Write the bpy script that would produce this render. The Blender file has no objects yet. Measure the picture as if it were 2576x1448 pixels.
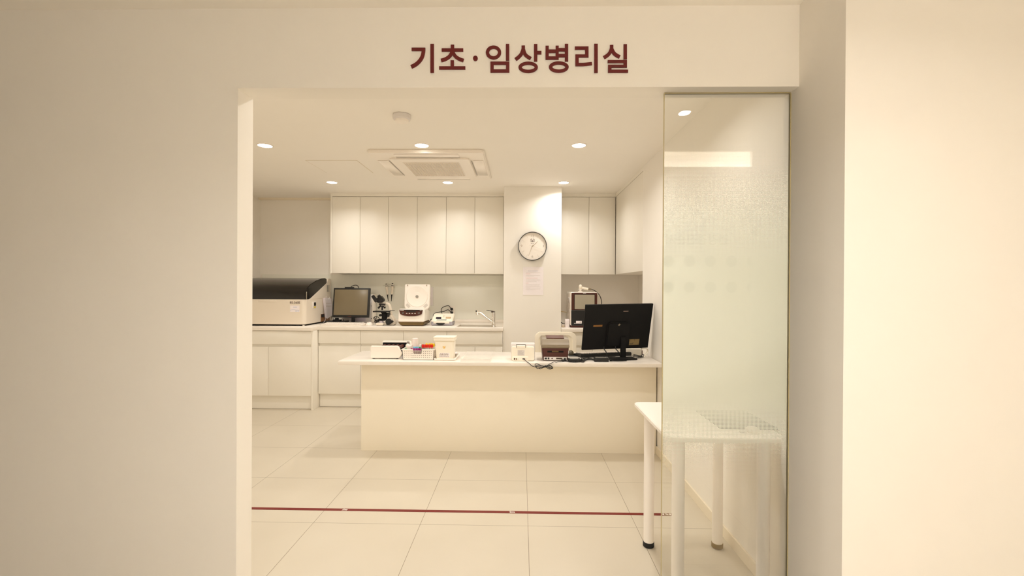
import bpy, bmesh, math, random
from mathutils import Vector, Matrix
random.seed(4)
SC = bpy.context.scene
COL = SC.collection
# ---------------------------------------------------------------- camera (solved from the floor tiles, the header and the cabinets)
EYE = Vector((0, 0, 1.326)); FPX = 1178.03; YAW, PIT, ROL = .0199, -.003, .0053
DV = Vector((-math.sin(YAW)*math.cos(PIT), math.cos(YAW)*math.cos(PIT), math.sin(PIT)))
R0 = Vector((math.cos(YAW), math.sin(YAW), 0)); U0 = R0.cross(DV)
RV = R0*math.cos(ROL)+U0*math.sin(ROL); UV = -R0*math.sin(ROL)+U0*math.cos(ROL)
def at(px, py, Y=None, Z=None, X=None):
    """the point of the place that the photo shows at a pixel, on a plane of known depth or height"""
    v = DV+RV*((px-1288)/FPX)-UV*((py-724)/FPX)
    t = Y/v.y if Y is not None else ((Z-EYE.z)/v.z if Z is not None else X/v.x)
    return EYE+v*t
cam = bpy.data.cameras.new('camera'); co = bpy.data.objects.new('camera', cam); COL.objects.link(co)
cam.sensor_width = 36; cam.sensor_fit = 'HORIZONTAL'; cam.lens = 36*FPX/2576; cam.clip_start = .02
co.matrix_world = Matrix(((RV.x, UV.x, -DV.x, EYE.x), (RV.y, UV.y, -DV.y, EYE.y), (RV.z, UV.z, -DV.z, EYE.z), (0, 0, 0, 1)))
SC.camera = co
# ---------------------------------------------------------------- materials
def lin(c):
    return tuple((v/255/12.92 if v/255 <= .04045 else ((v/255+.055)/1.055)**2.4) for v in c)
def mat(name, c, rough=.5, metal=0., spec=.5, trans=0., coat=0., emit=0., noise=0., nscale=30, alpha=1., ior=1.45):
    m = bpy.data.materials.new(name); m.use_nodes = True
    nt = m.node_tree; b = nt.nodes['Principled BSDF']
    c = lin(c)+(1,)
    b.inputs['Base Color'].default_value = c
    b.inputs['Roughness'].default_value = rough; b.inputs['Metallic'].default_value = metal
    b.inputs['Specular IOR Level'].default_value = spec; b.inputs['Transmission Weight'].default_value = trans
    b.inputs['Coat Weight'].default_value = coat; b.inputs['IOR'].default_value = ior; b.inputs['Alpha'].default_value = alpha
    if emit:
        b.inputs['Emission Color'].default_value = c; b.inputs['Emission Strength'].default_value = emit
    if noise:
        n = nt.nodes.new('ShaderNodeTexNoise'); n.inputs['Scale'].default_value = nscale; n.inputs['Detail'].default_value = 4
        g = nt.nodes.new('ShaderNodeNewGeometry'); nt.links.new(g.outputs['Position'], n.inputs['Vector'])
        x = nt.nodes.new('ShaderNodeMix'); x.data_type = 'RGBA'
        x.inputs['A'].default_value = tuple(v*(1-noise) for v in c[:3])+(1,); x.inputs['B'].default_value = tuple(min(1, v*(1+noise)) for v in c[:3])+(1,)
        nt.links.new(n.outputs['Fac'], x.inputs['Factor']); nt.links.new(x.outputs['Result'], b.inputs['Base Color'])
    return m
WALL = mat('painted wall', (242, 238, 231), .75, spec=.25, noise=.012, nscale=6)
CEIL = mat('painted ceiling', (244, 240, 233), .85, spec=.2, noise=.01, nscale=5)
LAM = mat('white matt laminate', (241, 237, 228), .42, spec=.35, noise=.006, nscale=9)
CTOP = mat('white stone worktop', (240, 233, 224), .22, spec=.45, noise=.01, nscale=60)
DESKF = mat('cream desk panel', (246, 239, 223), .5, spec=.3, noise=.006, nscale=9)
GAPM = mat('shadow gap backing', (205, 190, 160), .8)
TRIMW = mat('white skirting', (238, 228, 208), .5)
SPL = mat('white back painted glass', (234, 234, 225), .1, spec=.5, noise=.006, nscale=4)
WHITE = mat('white plastic', (243, 236, 227), .35, noise=.008, nscale=40)
WGLOSS = mat('glossy white plastic', (245, 238, 230), .15, noise=.008, nscale=40)
IVORY = mat('ivory plastic', (246, 239, 224), .4, noise=.01, nscale=40)
CREAM = mat('beige instrument plastic', (234, 224, 209), .4, noise=.01, nscale=40)
BLACK = mat('black plastic', (30, 29, 28), .45, noise=.05, nscale=60)
BLKM = mat('matt black plastic', (26, 25, 25), .7, spec=.2, noise=.05, nscale=60)
BGLOSS = mat('smoked glossy hood', (22, 17, 15), .16, spec=.7, noise=.03, nscale=20)
BROWN = mat('dark brown plastic', (78, 34, 24), .45, noise=.05, nscale=50)
GREYB = mat('warm grey plastic', (136, 122, 100), .4, noise=.03, nscale=50)
OLIVE = mat('olive brown plastic', (104, 82, 40), .5, noise=.05, nscale=60)
GREY = mat('blue grey plastic', (168, 164, 172), .45, noise=.02, nscale=40)
LGREY = mat('light grey plastic', (222, 217, 214), .4, noise=.01, nscale=40)
MGREY = mat('mid grey plastic', (150, 145, 136), .45, noise=.02, nscale=40)
STEEL = mat('brushed steel', (205, 200, 190), .25, metal=1, noise=.02, nscale=90)
CHROME = mat('chrome', (232, 228, 222), .06, metal=1, noise=.01, nscale=20)
SIGNM = mat('dark red acrylic', (100, 15, 14), .4, noise=.06, nscale=25)
TAPEM = mat('dark red floor tape', (116, 26, 16), .5, noise=.08, nscale=30)
PRINT = mat('white print', (240, 236, 228), .6)
INKD = mat('dark ink', (52, 44, 40), .6)
INKC = mat('brown clock ink', (104, 88, 78), .6)
INKG = mat('grey ink', (192, 184, 176), .6)
INKR = mat('red ink', (226, 174, 168), .6)
INKB = mat('blue ink', (172, 182, 212), .6)
INKL = mat('pale grey wall print', (150, 140, 128), .6)
PAPER = mat('white paper', (247, 240, 242), .8, spec=.2, noise=.008, nscale=60)
SCREEN = mat('reflection-toned screen', (120, 108, 84), .25, spec=.7, noise=.05, nscale=6)  # beige reflection of the room put into the base colour
SCRG = mat('grey touch screen', (176, 168, 150), .25, spec=.6, noise=.02, nscale=8)
SCRB = mat('blue black display', (36, 26, 46), .2, noise=.3, nscale=120)
RED = mat('red cap plastic', (226, 30, 12), .35, noise=.03, nscale=80)
YEL = mat('yellow cap plastic', (244, 214, 40), .35, noise=.03, nscale=80)
PUR = mat('purple cap plastic', (150, 20, 118), .35, noise=.04, nscale=80)
LBL = mat('light blue cap plastic', (132, 205, 236), .35, noise=.03, nscale=80)
GRN = mat('green cap plastic', (52, 158, 96), .35, noise=.04, nscale=80)
ORG = mat('orange hazard print', (240, 186, 40), .5)
YLAB = mat('yellow label', (232, 208, 70), .5)
BLOOD = mat('dark blood', (110, 22, 14), .3, noise=.1, nscale=60)
TUBEG = mat('clear tube', (244, 236, 230), .08, alpha=.35)
CLEAR = mat('clear acrylic', (240, 238, 232), .06, alpha=.22)
FROSTP = mat('translucent white plastic', (246, 238, 232), .35, alpha=.75)
LIDM = mat('transparent plastic lid', (240, 236, 230), .1, alpha=.3)
TABLEM = mat('white table laminate', (253, 247, 241), .35, noise=.004, nscale=20)
MESHM = mat('cream chair mesh', (240, 232, 214), .8, noise=.02, nscale=200)
FOOTB = mat('black rubber', (24, 24, 28), .6, noise=.05, nscale=60)
FOOTO = mat('olive rubber', (128, 104, 44), .6, noise=.05, nscale=60)
BEIGEC = mat('beige cable', (206, 186, 140), .5)
MATD = mat('dark grey mat', (66, 70, 62), .5, noise=.06, nscale=40)
LAMP = mat('lit lamp', (255, 246, 234), .4, emit=14)
EDGE = mat('glass edge', (186, 172, 128), .3)
PINK = mat('pale lilac plastic', (200, 190, 200), .4)
def floor_material():
    m = mat('cream porcelain floor tiles', (236, 226, 206), .3, spec=.35)
    nt = m.node_tree; L = nt.links; b = nt.nodes['Principled BSDF']
    g = nt.nodes.new('ShaderNodeNewGeometry'); s = nt.nodes.new('ShaderNodeSeparateXYZ'); L.new(g.outputs['Position'], s.inputs[0])
    def math_(op, a, c=None):
        n = nt.nodes.new('ShaderNodeMath'); n.operation = op
        for i, v in enumerate((a, c)):
            if v is None: continue
            if isinstance(v, (int, float)): n.inputs[i].default_value = v
            else: L.new(v, n.inputs[i])
        return n.outputs[0]
    def line(o, off):
        u = math_('ADD', math_('DIVIDE', math_('SUBTRACT', o, off), .6), 100.5)
        return math_('LESS_THAN', math_('ABSOLUTE', math_('SUBTRACT', math_('FRACT', u), .5)), .0019)
    gr = math_('MAXIMUM', line(s.outputs['X'], -1.1558), line(s.outputs['Y'], 2.5936))
    n = nt.nodes.new('ShaderNodeTexNoise'); n.inputs['Scale'].default_value = 3; n.inputs['Detail'].default_value = 6; L.new(g.outputs['Position'], n.inputs['Vector'])
    x = nt.nodes.new('ShaderNodeMix'); x.data_type = 'RGBA'
    x.inputs['A'].default_value = lin((202, 193, 176))+(1,); x.inputs['B'].default_value = lin((210, 202, 186))+(1,); L.new(n.outputs['Fac'], x.inputs['Factor'])
    y = nt.nodes.new('ShaderNodeMix'); y.data_type = 'RGBA'
    L.new(gr, y.inputs['Factor']); L.new(x.outputs['Result'], y.inputs['A']); y.inputs['B'].default_value = lin((122, 110, 90))+(1,)
    L.new(y.outputs['Result'], b.inputs['Base Color'])
    return m
FLOORM = floor_material()
def glass_material():
    m = bpy.data.materials.new('clear glass'); m.use_nodes = True; nt = m.node_tree; nt.nodes.clear(); L = nt.links
    o = nt.nodes.new('ShaderNodeOutputMaterial'); t = nt.nodes.new('ShaderNodeBsdfTransparent'); g = nt.nodes.new('ShaderNodeBsdfGlossy')
    f = nt.nodes.new('ShaderNodeFresnel'); x = nt.nodes.new('ShaderNodeMixShader')
    t.inputs[0].default_value = (.993, .998, .988, 1); g.inputs['Roughness'].default_value = 0; g.inputs['Color'].default_value = (1, 1, 1, 1)
    f.inputs['IOR'].default_value = 1.5
    L.new(f.outputs[0], x.inputs[0]); L.new(t.outputs[0], x.inputs[1]); L.new(g.outputs[0], x.inputs[2]); L.new(x.outputs[0], o.inputs[0])
    return m
GLASS = glass_material()
def film_material():
    m = bpy.data.materials.new('graduated dot film'); m.use_nodes = True; nt = m.node_tree; nt.nodes.clear(); L = nt.links
    o = nt.nodes.new('ShaderNodeOutputMaterial'); t = nt.nodes.new('ShaderNodeBsdfTransparent')
    d = nt.nodes.new('ShaderNodeBsdfDiffuse'); tr = nt.nodes.new('ShaderNodeBsdfTranslucent'); a = nt.nodes.new('ShaderNodeMixShader')
    d.inputs[0].default_value = lin((253, 254, 249))+(1,); tr.inputs[0].default_value = lin((253, 255, 249))+(1,); a.inputs[0].default_value = .68
    L.new(d.outputs[0], a.inputs[1]); L.new(tr.outputs[0], a.inputs[2])
    g = nt.nodes.new('ShaderNodeNewGeometry'); s = nt.nodes.new('ShaderNodeSeparateXYZ'); L.new(g.outputs['Position'], s.inputs[0])
    r = nt.nodes.new('ShaderNodeValToRGB'); e = r.color_ramp.elements
    zs = [(.45, 0.), (.60, .05), (.66, .14), (.72, .42), (.78, .70), (.87, .95), (.95, 1.), (1.33, 1.), (1.45, .93), (1.56, .72), (1.68, .38), (1.80, .1), (1.90, 0.)]
    e[0].position = zs[0][0]/2.2; e[0].color = (0, 0, 0, 1); e[1].position = zs[-1][0]/2.2; e[1].color = (0, 0, 0, 1)
    for z, v in zs[1:-1]:
        q = e.new(z/2.2); q.color = (v, v, v, 1)
    def math_(op, a, c=None):
        n = nt.nodes.new('ShaderNodeMath'); n.operation = op
        for i, v in enumerate((a, c)):
            if v is None: continue
            if isinstance(v, (int, float)): n.inputs[i].default_value = v
            else: L.new(v, n.inputs[i])
        return n.outputs[0]
    L.new(math_('DIVIDE', s.outputs['Z'], 2.2), r.inputs[0])
    k = 2*math.pi/.005
    p = math_('ADD', math_('SINE', math_('MULTIPLY', s.outputs['X'], k)), math_('SINE', math_('MULTIPLY', s.outputs['Z'], k)))
    p = math_('ADD', math_('MULTIPLY', p, .2475), .5)          # 0.005 .. 0.995 over the dot lattice
    cov = math_('LESS_THAN', p, r.outputs[0])
    x = nt.nodes.new('ShaderNodeMixShader'); L.new(cov, x.inputs[0]); L.new(t.outputs[0], x.inputs[1]); L.new(a.outputs[0], x.inputs[2]); L.new(x.outputs[0], o.inputs[0])
    return m
FILM = film_material()
# ---------------------------------------------------------------- mesh builder
class MB:
    def __init__(s): s.bm = bmesh.new()
    def take(s, t, M=None):
        me = bpy.data.meshes.new('t'); t.to_mesh(me); t.free()
        if M is not None: me.transform(M)
        s.bm.from_mesh(me); bpy.data.meshes.remove(me); return s
    def box(s, x0, x1, y0, y1, z0, z1, b=0., seg=2, M=None):
        t = bmesh.new(); bmesh.ops.create_cube(t, size=1)
        bmesh.ops.scale(t, vec=(abs(x1-x0), abs(y1-y0), abs(z1-z0)), verts=t.verts)
        bmesh.ops.translate(t, vec=((x0+x1)/2, (y0+y1)/2, (z0+z1)/2), verts=t.verts)
        if b: bmesh.ops.bevel(t, geom=t.edges[:], offset=b, segments=seg, affect='EDGES', profile=.5)
        return s.take(t, M)
    def cyl(s, p0, p1, r0, r1=None, n=20, b=0.):
        r1 = r0 if r1 is None else r1; p0 = Vector(p0); p1 = Vector(p1); d = p1-p0
        t = bmesh.new(); bmesh.ops.create_cone(t, cap_ends=True, segments=n, radius1=r0, radius2=r1, depth=d.length)
        if b: bmesh.ops.bevel(t, geom=[e for e in t.edges if any(len(f.verts) > 4 for f in e.link_faces)], offset=b, segments=2, affect='EDGES')
        return s.take(t, Matrix.Translation((p0+p1)/2) @ d.to_track_quat('Z', 'Y').to_matrix().to_4x4())
    def ball(s, c, rx, ry=None, rz=None, n=16, M=None):
        ry = rx if ry is None else ry; rz = rx if rz is None else rz
        t = bmesh.new(); bmesh.ops.create_uvsphere(t, u_segments=n, v_segments=max(6, n//2), radius=1)
        bmesh.ops.scale(t, vec=(rx, ry, rz), verts=t.verts); bmesh.ops.translate(t, vec=c, verts=t.verts)
        return s.take(t, M)
    def prism(s, poly, axis, a, b, bev=0., holes=(), seg=2, M=None):
        """a flat outline extruded along an axis; poly in the two other axes (YZ for x, XZ for y, XY for z)"""
        t = bmesh.new()
        def P(u, v, w): return {'x': (w, u, v), 'y': (u, w, v), 'z': (u, v, w)}[axis]
        vs = [t.verts.new(P(u, v, a)) for u, v in poly]; es = [t.edges.new((vs[i], vs[(i+1) % len(vs)])) for i in range(len(vs))]
        for h in holes:
            hv = [t.verts.new(P(u, v, a)) for u, v in h]; es += [t.edges.new((hv[i], hv[(i+1) % len(hv)])) for i in range(len(hv))]
        if holes: bmesh.ops.triangle_fill(t, edges=es, use_beauty=True, use_dissolve=False)
        else: t.faces.new(vs)
        r = bmesh.ops.extrude_face_region(t, geom=t.faces[:])
        v2 = [g for g in r['geom'] if isinstance(g, bmesh.types.BMVert)]
        w = b-a; bmesh.ops.translate(t, vec={'x': (w, 0, 0), 'y': (0, w, 0), 'z': (0, 0, w)}[axis], verts=v2)
        bmesh.ops.recalc_face_normals(t, faces=t.faces[:])
        if bev: bmesh.ops.bevel(t, geom=[e for e in t.edges if e.calc_face_angle(0) > .4], offset=bev, segments=seg, affect='EDGES')
        return s.take(t, M)
    def lathe(s, prof, c, axis='z', n=28, M=None):
        t = bmesh.new(); rings = []
        for r, h in prof:
            ring = []
            for i in range(n):
                a = 2*math.pi*i/n; u, v = r*math.cos(a), r*math.sin(a)
                p = {'z': (u, v, h), 'y': (u, h, v), 'x': (h, u, v)}[axis]
                ring.append(t.verts.new((p[0]+c[0], p[1]+c[1], p[2]+c[2])))
            rings.append(ring)
        for a, b in zip(rings, rings[1:]):
            for i in range(n): t.faces.new((a[i], a[(i+1) % n], b[(i+1) % n], b[i]))
        for ring, r in ((rings[0], prof[0][0]), (rings[-1], prof[-1][0])):
            if r > 1e-6: t.faces.new(ring)
        bmesh.ops.remove_doubles(t, verts=t.verts[:], dist=1e-6); bmesh.ops.recalc_face_normals(t, faces=t.faces[:])
        return s.take(t, M)
    def tube(s, pts, r, n=7, sub=5, closed=False):
        P = [Vector(p) for p in pts]; Q = []
        if len(P) > 2 and sub > 1:
            m = len(P)
            for i in range(m if closed else m-1):
                a, b, c, d = (P[(i-1) % m] if closed or i else P[0]), P[i], P[(i+1) % m], (P[(i+2) % m] if closed or i+2 < m else P[-1])
                for k in range(sub):
                    u = k/sub; Q.append(.5*((2*b)+(-a+c)*u+(2*a-5*b+4*c-d)*u*u+(-a+3*b-3*c+d)*u**3))
            if not closed: Q.append(P[-1])
        else: Q = P
        t = bmesh.new(); rings = []; m = len(Q); up = None
        for i, p in enumerate(Q):
            if closed: d = Q[(i+1) % m]-Q[i-1]
            else: d = Q[min(i+1, m-1)]-Q[max(i-1, 0)]
            d.normalize()
            if up is None: up = d.orthogonal().normalized()
            up = (up-d*up.dot(d)); up = up.normalized() if up.length > 1e-6 else d.orthogonal().normalized()
            w = d.cross(up); rr = r[min(i, len(r)-1)] if isinstance(r, (list, tuple)) else r
            rings.append([t.verts.new(p+(up*math.cos(2*math.pi*k/n)+w*math.sin(2*math.pi*k/n))*rr) for k in range(n)])
        for i in range(m if closed else m-1):
            a, b = rings[i], rings[(i+1) % m]
            for k in range(n): t.faces.new((a[k], a[(k+1) % n], b[(k+1) % n], b[k]))
        if not closed: t.faces.new(rings[0]); t.faces.new(rings[-1])
        bmesh.ops.recalc_face_normals(t, faces=t.faces[:])
        return s.take(t)
    def text(s, body, size, M, depth=.0006, shear=0., bold=0.):
        cu = bpy.data.curves.new('t', 'FONT'); cu.body = body; cu.size = size; cu.align_x = 'CENTER'; cu.align_y = 'CENTER'; cu.extrude = depth; cu.shear = shear; cu.offset = bold
        cu.resolution_u = 4
        ob = bpy.data.objects.new('t', cu); COL.objects.link(ob)
        dg = bpy.context.evaluated_depsgraph_get(); me = bpy.data.meshes.new_from_object(ob.evaluated_get(dg), depsgraph=dg)
        bpy.data.objects.remove(ob); bpy.data.curves.remove(cu)
        me.transform(M); s.bm.from_mesh(me); bpy.data.meshes.remove(me); return s
    def dash(s, x0, x1, z, h, y, words=6, rnd=None):
        """a line of illegible small print on an upright sheet facing -Y: short raised strokes"""
        rnd = rnd or random; x = x0
        while x < x1-h:
            w = min(h*rnd.uniform(1.2, 3.2), x1-x); s.box(x, x+w, y-.0004, y, z-h/2, z+h/2); x += w+h*.7
        return s
def mesh_obj(name, mb, m, parent=None, origin=None, smooth=True, M=None):
    me = bpy.data.meshes.new(name); mb.bm.normal_update(); mb.bm.to_mesh(me); mb.bm.free()
    if M is not None: me.transform(M)
    base = parent['_o'] if parent is not None else (tuple(origin) if origin is not None else (0, 0, 0))
    me.transform(Matrix.Translation(-Vector(base)))
    for x in (m if isinstance(m, (list, tuple)) else [m]): me.materials.append(x)
    o = bpy.data.objects.new(name, me); COL.objects.link(o)
    if smooth:
        me.polygons.foreach_set('use_smooth', [True]*len(me.polygons))
        try: me.set_sharp_from_angle(angle=.6)
        except Exception: pass
    if parent is not None: o.parent = parent
    elif origin is not None: o.location = origin
    o['_o'] = tuple(base)
    return o
def tag(o, label, cat, group=None, kind=None):
    o['label'] = label; o['category'] = cat
    if group: o['group'] = group
    if kind: o['kind'] = kind
    return o
def thing(name, label, cat, loc, group=None):
    o = bpy.data.objects.new(name, None); COL.objects.link(o); o.location = loc; o.empty_display_size = .05; o['_o'] = tuple(loc)
    return tag(o, label, cat, group)
def struct(name, mb, m, label=None, smooth=False):
    o = mesh_obj(name, mb, m, smooth=smooth); o['kind'] = 'structure'
    if label: o['label'] = label; o['category'] = 'room'
    return o
def copy_tree(o, parent=None):
    c = o.copy(); COL.objects.link(c)
    if parent is not None: c.parent = parent
    for ch in list(o.children): copy_tree(ch, c)
    return c
def rr(x0, x1, z0, z1, r, n=5, corners=(1, 1, 1, 1)):
    """rounded rectangle outline, corners: bottom-left, bottom-right, top-right, top-left"""
    p = []
    for k, (cx, cz, a0) in enumerate(((x0+r, z0+r, 180), (x1-r, z0+r, 270), (x1-r, z1-r, 0), (x0+r, z1-r, 90))):
        if corners[k]:
            for i in range(n+1):
                a = math.radians(a0+90*i/n); p.append((cx+r*math.cos(a), cz+r*math.sin(a)))
        else: p.append(((x0, z0), (x1, z0), (x1, z1), (x0, z1))[k])
    return p
def stroke(pts, w):
    """outline of a flat brush stroke of width w along a centreline"""
    P = [Vector(p) for p in pts]; l, r = [], []
    for i, p in enumerate(P):
        d = (P[min(i+1, len(P)-1)]-P[max(i-1, 0)]).normalized(); n = Vector((-d.y, d.x))*w/2
        l.append(tuple(p+n)); r.append(tuple(p-n))
    return l+r[::-1]
def FACE(x, y, z): return Matrix.Translation((x, y, z)) @ Matrix.Rotation(math.pi/2, 4, 'X')     # text facing -Y
# ================================================================ the setting
YF, YB = 1.765, 1.867                     # sign wall, front and back face
JX, CX = -1.084, 1.029                    # doorway jamb left / right
HZ, RC, KC = 2.0756, 2.41, 2.378          # head of the opening, room ceiling, corridor ceiling
RX = 1.09                                 # right wall of the lab
CZ = .884                                 # worktop height
m = MB(); m.box(-6.1, 4.6, -4.2, 5.9, -.1, 0); struct('floor', m, FLOORM)
m = MB(); m.box(-6.1, JX, YF, YB, 0, HZ).box(-6.1, CX, YF, YB, HZ, 2.5); struct('wall_front', m, WALL)
m = MB(); m.box(CX, 4.5, 1.515, YB, 0, 2.5); struct('wall_pier', m, WALL)
m = MB(); m.box(-3.4, 1.6, YB, 5.9, RC, 2.52); struct('ceiling', m, CEIL)
m = MB(); m.box(-6.1, 4.5, .03, YF+.02, KC, 2.5).box(-6.1, 4.5, -.02, .03, KC, 2.86); struct('ceiling_corridor', m, CEIL)
m = MB(); m.box(-6.1, 4.5, -1.5, .03, 2.78, 2.86).box(-6.1, -.6, -4.2, -1.5, 2.78, 2.86); struct('ceiling_cove', m, CEIL)
m = MB(); m.box(-.6, 4.5, -1.3, -1.18, 0, 2.558).box(-.6, 4.5, -1.5, -1.42, 0, 2.8).box(-.6, 4.5, -1.43, -1.29, 2.4, 2.5); struct('wall_rear', m, WALL)
m = MB(); m.box(-6.2, -6.1, -4.2, YF, 0, 2.86).box(-6.1, -.5, -4.3, -4.2, 0, 2.86).box(-.6, -.5, -4.2, -1.3, 0, 2.86); struct('wall_unseen_left', m, mat('dark light-absorbing wall', (104, 66, 38), .6, noise=.05, nscale=8))  # unseen walls added dark, so less light bounces onto the left sign wall
m = MB(); m.box(4.5, 4.6, -1.5, YF, 0, 2.86); struct('wall_corridor_right', m, WALL)
m = MB(); m.box(-3.4, 1.6, 5.79, 5.9, 0, RC); struct('wall_back', m, WALL)
m = MB(); m.box(-3.4, -3.265, YB, 5.79, 0, RC); struct('wall_left', m, WALL)
m = MB(); m.box(RX, 1.6, YB, 4.234, 0, RC); struct('wall_right', m, WALL)
m = MB(); m.box(1.44, 1.6, 4.234, 5.79, 0, RC); struct('wall_niche', m, WALL)
m = MB(); m.box(-.192, .431, 5.08, 5.79, 0, RC); struct('wall_pillar', m, WALL)
m = MB(); m.box(RX-.011, RX, YB, 3.749, 0, .062, .002); struct('baseboard_right', m, TRIMW)
m = MB(); m.box(-3.264, -2.25, 5.74, 5.79, RC-.022, RC); struct('trim_1', m, TRIMW)
# ---------------------------------------------------------------- ceiling fittings
def bulb(x, y, z, r, power, parent=None):
    la = bpy.data.lights.new('bulb', 'AREA'); la.shape = 'DISK'; la.size = 2*r*.96; la.energy = power; la.color = LC; la.spread = math.radians(SPREAD)
    lo = bpy.data.objects.new('bulb', la); COL.objects.link(lo)
    if parent is not None: lo.parent = parent; lo.location = (0, 0, -.006)
    else: lo.location = (x, y, z-.006)
def downlight(x, y, z, label, r=.05, power=20.):
    t = thing('downlight', label, 'ceiling light', (x, y, z), 'recessed downlights')
    m = MB(); m.lathe([(r+.009, 0), (r+.009, -.003), (r+.002, -.006), (r, -.003), (r, 0)], (x, y, z), n=36); mesh_obj('bezel', m, WGLOSS, t)
    m = MB(); m.lathe([(r, -.001), (r, -.0035), (0, -.0045)], (x, y, z), n=36); mesh_obj('diffuser', m, LAMP, t)
    bulb(x, y, z, r, power, t)
    return t
LC = (1, .957, .9); SPREAD = 148; PW = 4.5
names = [['white ceiling downlight nearest the doorway at the left jamb', 'white ceiling downlight between smoke detector and air conditioner', 'lit ceiling downlight in front row right of air conditioner'],
         ['lit ceiling downlight above the upper cabinets at left end', 'lit ceiling downlight right behind the air conditioner', 'lit ceiling downlight in front of the pillar with the clock']
         ]
for j, yy in enumerate((3.59, 4.87, 2.35)):
    for i, xx in enumerate((-1.99, -.772, .434)):
        if j < 2: downlight(xx, yy, RC, names[j][i], power=PW)
        else: bulb(xx, yy, RC, .05, PW)          # third row, above the door head
v = at(1722, 282, Z=KC); LX, LY = v.x, 2*1.82-v.y
downlight(LX, LY, KC, 'small corridor downlight mirrored in the glass panel', r=.032, power=2)
for xx, pw, lb in ((.2, 16, 'added corridor fill lamp near the camera'), (1.85, .4, 'added fill lamp facing the right pier'), (-.5, 3.5, 'added fill lamp in front of the doorway')):
    bulb(xx, .12, KC, .05, pw)                   # unseen fill lamps, added to brighten the sign wall and return wall
led = bpy.data.lights.new('cove_led', 'AREA'); led.shape = 'RECTANGLE'; led.size = 2.8; led.size_y = .05; led.energy = 15; led.color = LC
lo = bpy.data.objects.new('cove_led', led); COL.objects.link(lo); lo.location = (1.45, -1.36, 2.52); lo.rotation_euler = (math.pi, 0, 0)
ww = bpy.data.lights.new('rear_fill', 'AREA'); ww.shape = 'RECTANGLE'; ww.size = 1.5; ww.size_y = .08; ww.energy = 37; ww.color = LC; ww.spread = math.radians(110)  # unseen fill light, added to brighten the header by way of the rear wall
lo = bpy.data.objects.new('rear_fill', ww); COL.objects.link(lo); lo.location = (.2, -.45, 2.76); lo.rotation_euler = (-math.radians(24), 0, 0)
# smoke detector
v = at(1011, 289, Z=RC)
t = thing('smoke_detector', 'round white smoke detector on the ceiling near the door head', 'smoke detector', (v.x, v.y, RC))
m = MB(); m.lathe([(0.05, 0), (.056, -.002), (.056, -.026), (.05, -.033), (.046, -.033)], (v.x, v.y, RC), n=40); mesh_obj('base', m, LGREY, t)
m = MB(); m.lathe([(.044, -.03), (.044, -.036), (.04, -.046), (.03, -.05), (0, -.052)], (v.x, v.y, RC), n=40); mesh_obj('cover', m, WHITE, t)
# air conditioner cassette
ax0, ax1, ay0, ay1 = -1.235, -.302, 3.69, 4.655
t = thing('air_conditioner', 'square white ceiling air conditioner with perforated centre grille', 'air conditioner', ((ax0+ax1)/2, (ay0+ay1)/2, RC))
m = MB(); m.prism(rr(ax0, ax1, ay0, ay1, .03), 'z', RC-.03, RC, .008); mesh_obj('frame', m, WHITE, t)
c0 = (ax0+ax1)/2; c1 = (ay0+ay1)/2
m = MB(); m.prism(rr(c0-.335, c0+.335, c1-.335, c1+.335, .04), 'z', RC-.042, RC-.03, .004); panel = mesh_obj('intake_panel', m, WHITE, t)
m = MB()
for sx, sy in ((0, -1), (0, 1), (-1, 0), (1, 0)):
    if sx: m.box(c0+sx*.40-.045, c0+sx*.40+.045, c1-.26, c1+.26, RC-.034, RC-.031, .001)
    else: m.box(c0-.26, c0+.26, c1+sy*.40-.045, c1+sy*.40+.045, RC-.034, RC-.031, .001)
mesh_obj('louver', m, WGLOSS, t)
m = MB()
for sx, sy in ((0, -1), (0, 1), (-1, 0), (1, 0)):
    if sx: m.box(c0+sx*.345-.003, c0+sx*.345+.003, c1-.26, c1+.26, RC-.0345, RC-.0335)
    else: m.box(c0-.26, c0+.26, c1+sy*.345-.003, c1+sy*.345+.003, RC-.0345, RC-.0335)
mesh_obj('air_slot', m, MGREY, t)
m = MB(); m.box(c0-.235, c0+.235, c1-.235, c1+.235, RC-.0428, RC-.0418); mesh_obj('grille_backing', m, GAPM, panel)
m = MB()
for i in range(21):
    u = -.235+.47*i/20
    m.box(c0+u-.0035, c0+u+.0035, c1-.235, c1+.235, RC-.046, RC-.0425); m.box(c0-.235, c0+.235, c1+u-.0035, c1+u+.0035, RC-.046, RC-.0425)
mesh_obj('grille', m, WHITE, panel, smooth=False)
# ceiling hatch
t = thing('ceiling_hatch', 'flush square access hatch in the ceiling left of air conditioner', 'ceiling hatch', (-1.652, 4.24, RC))
m = MB(); m.box(-1.877, -1.427, 4.025, 4.475, RC-.0008, RC+.001); mesh_obj('frame', m, GAPM, t)
m = MB(); m.box(-1.8735, -1.4305, 4.0285, 4.4715, RC-.0016, RC-.0005); mesh_obj('panel', m, CEIL, t)
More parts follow.
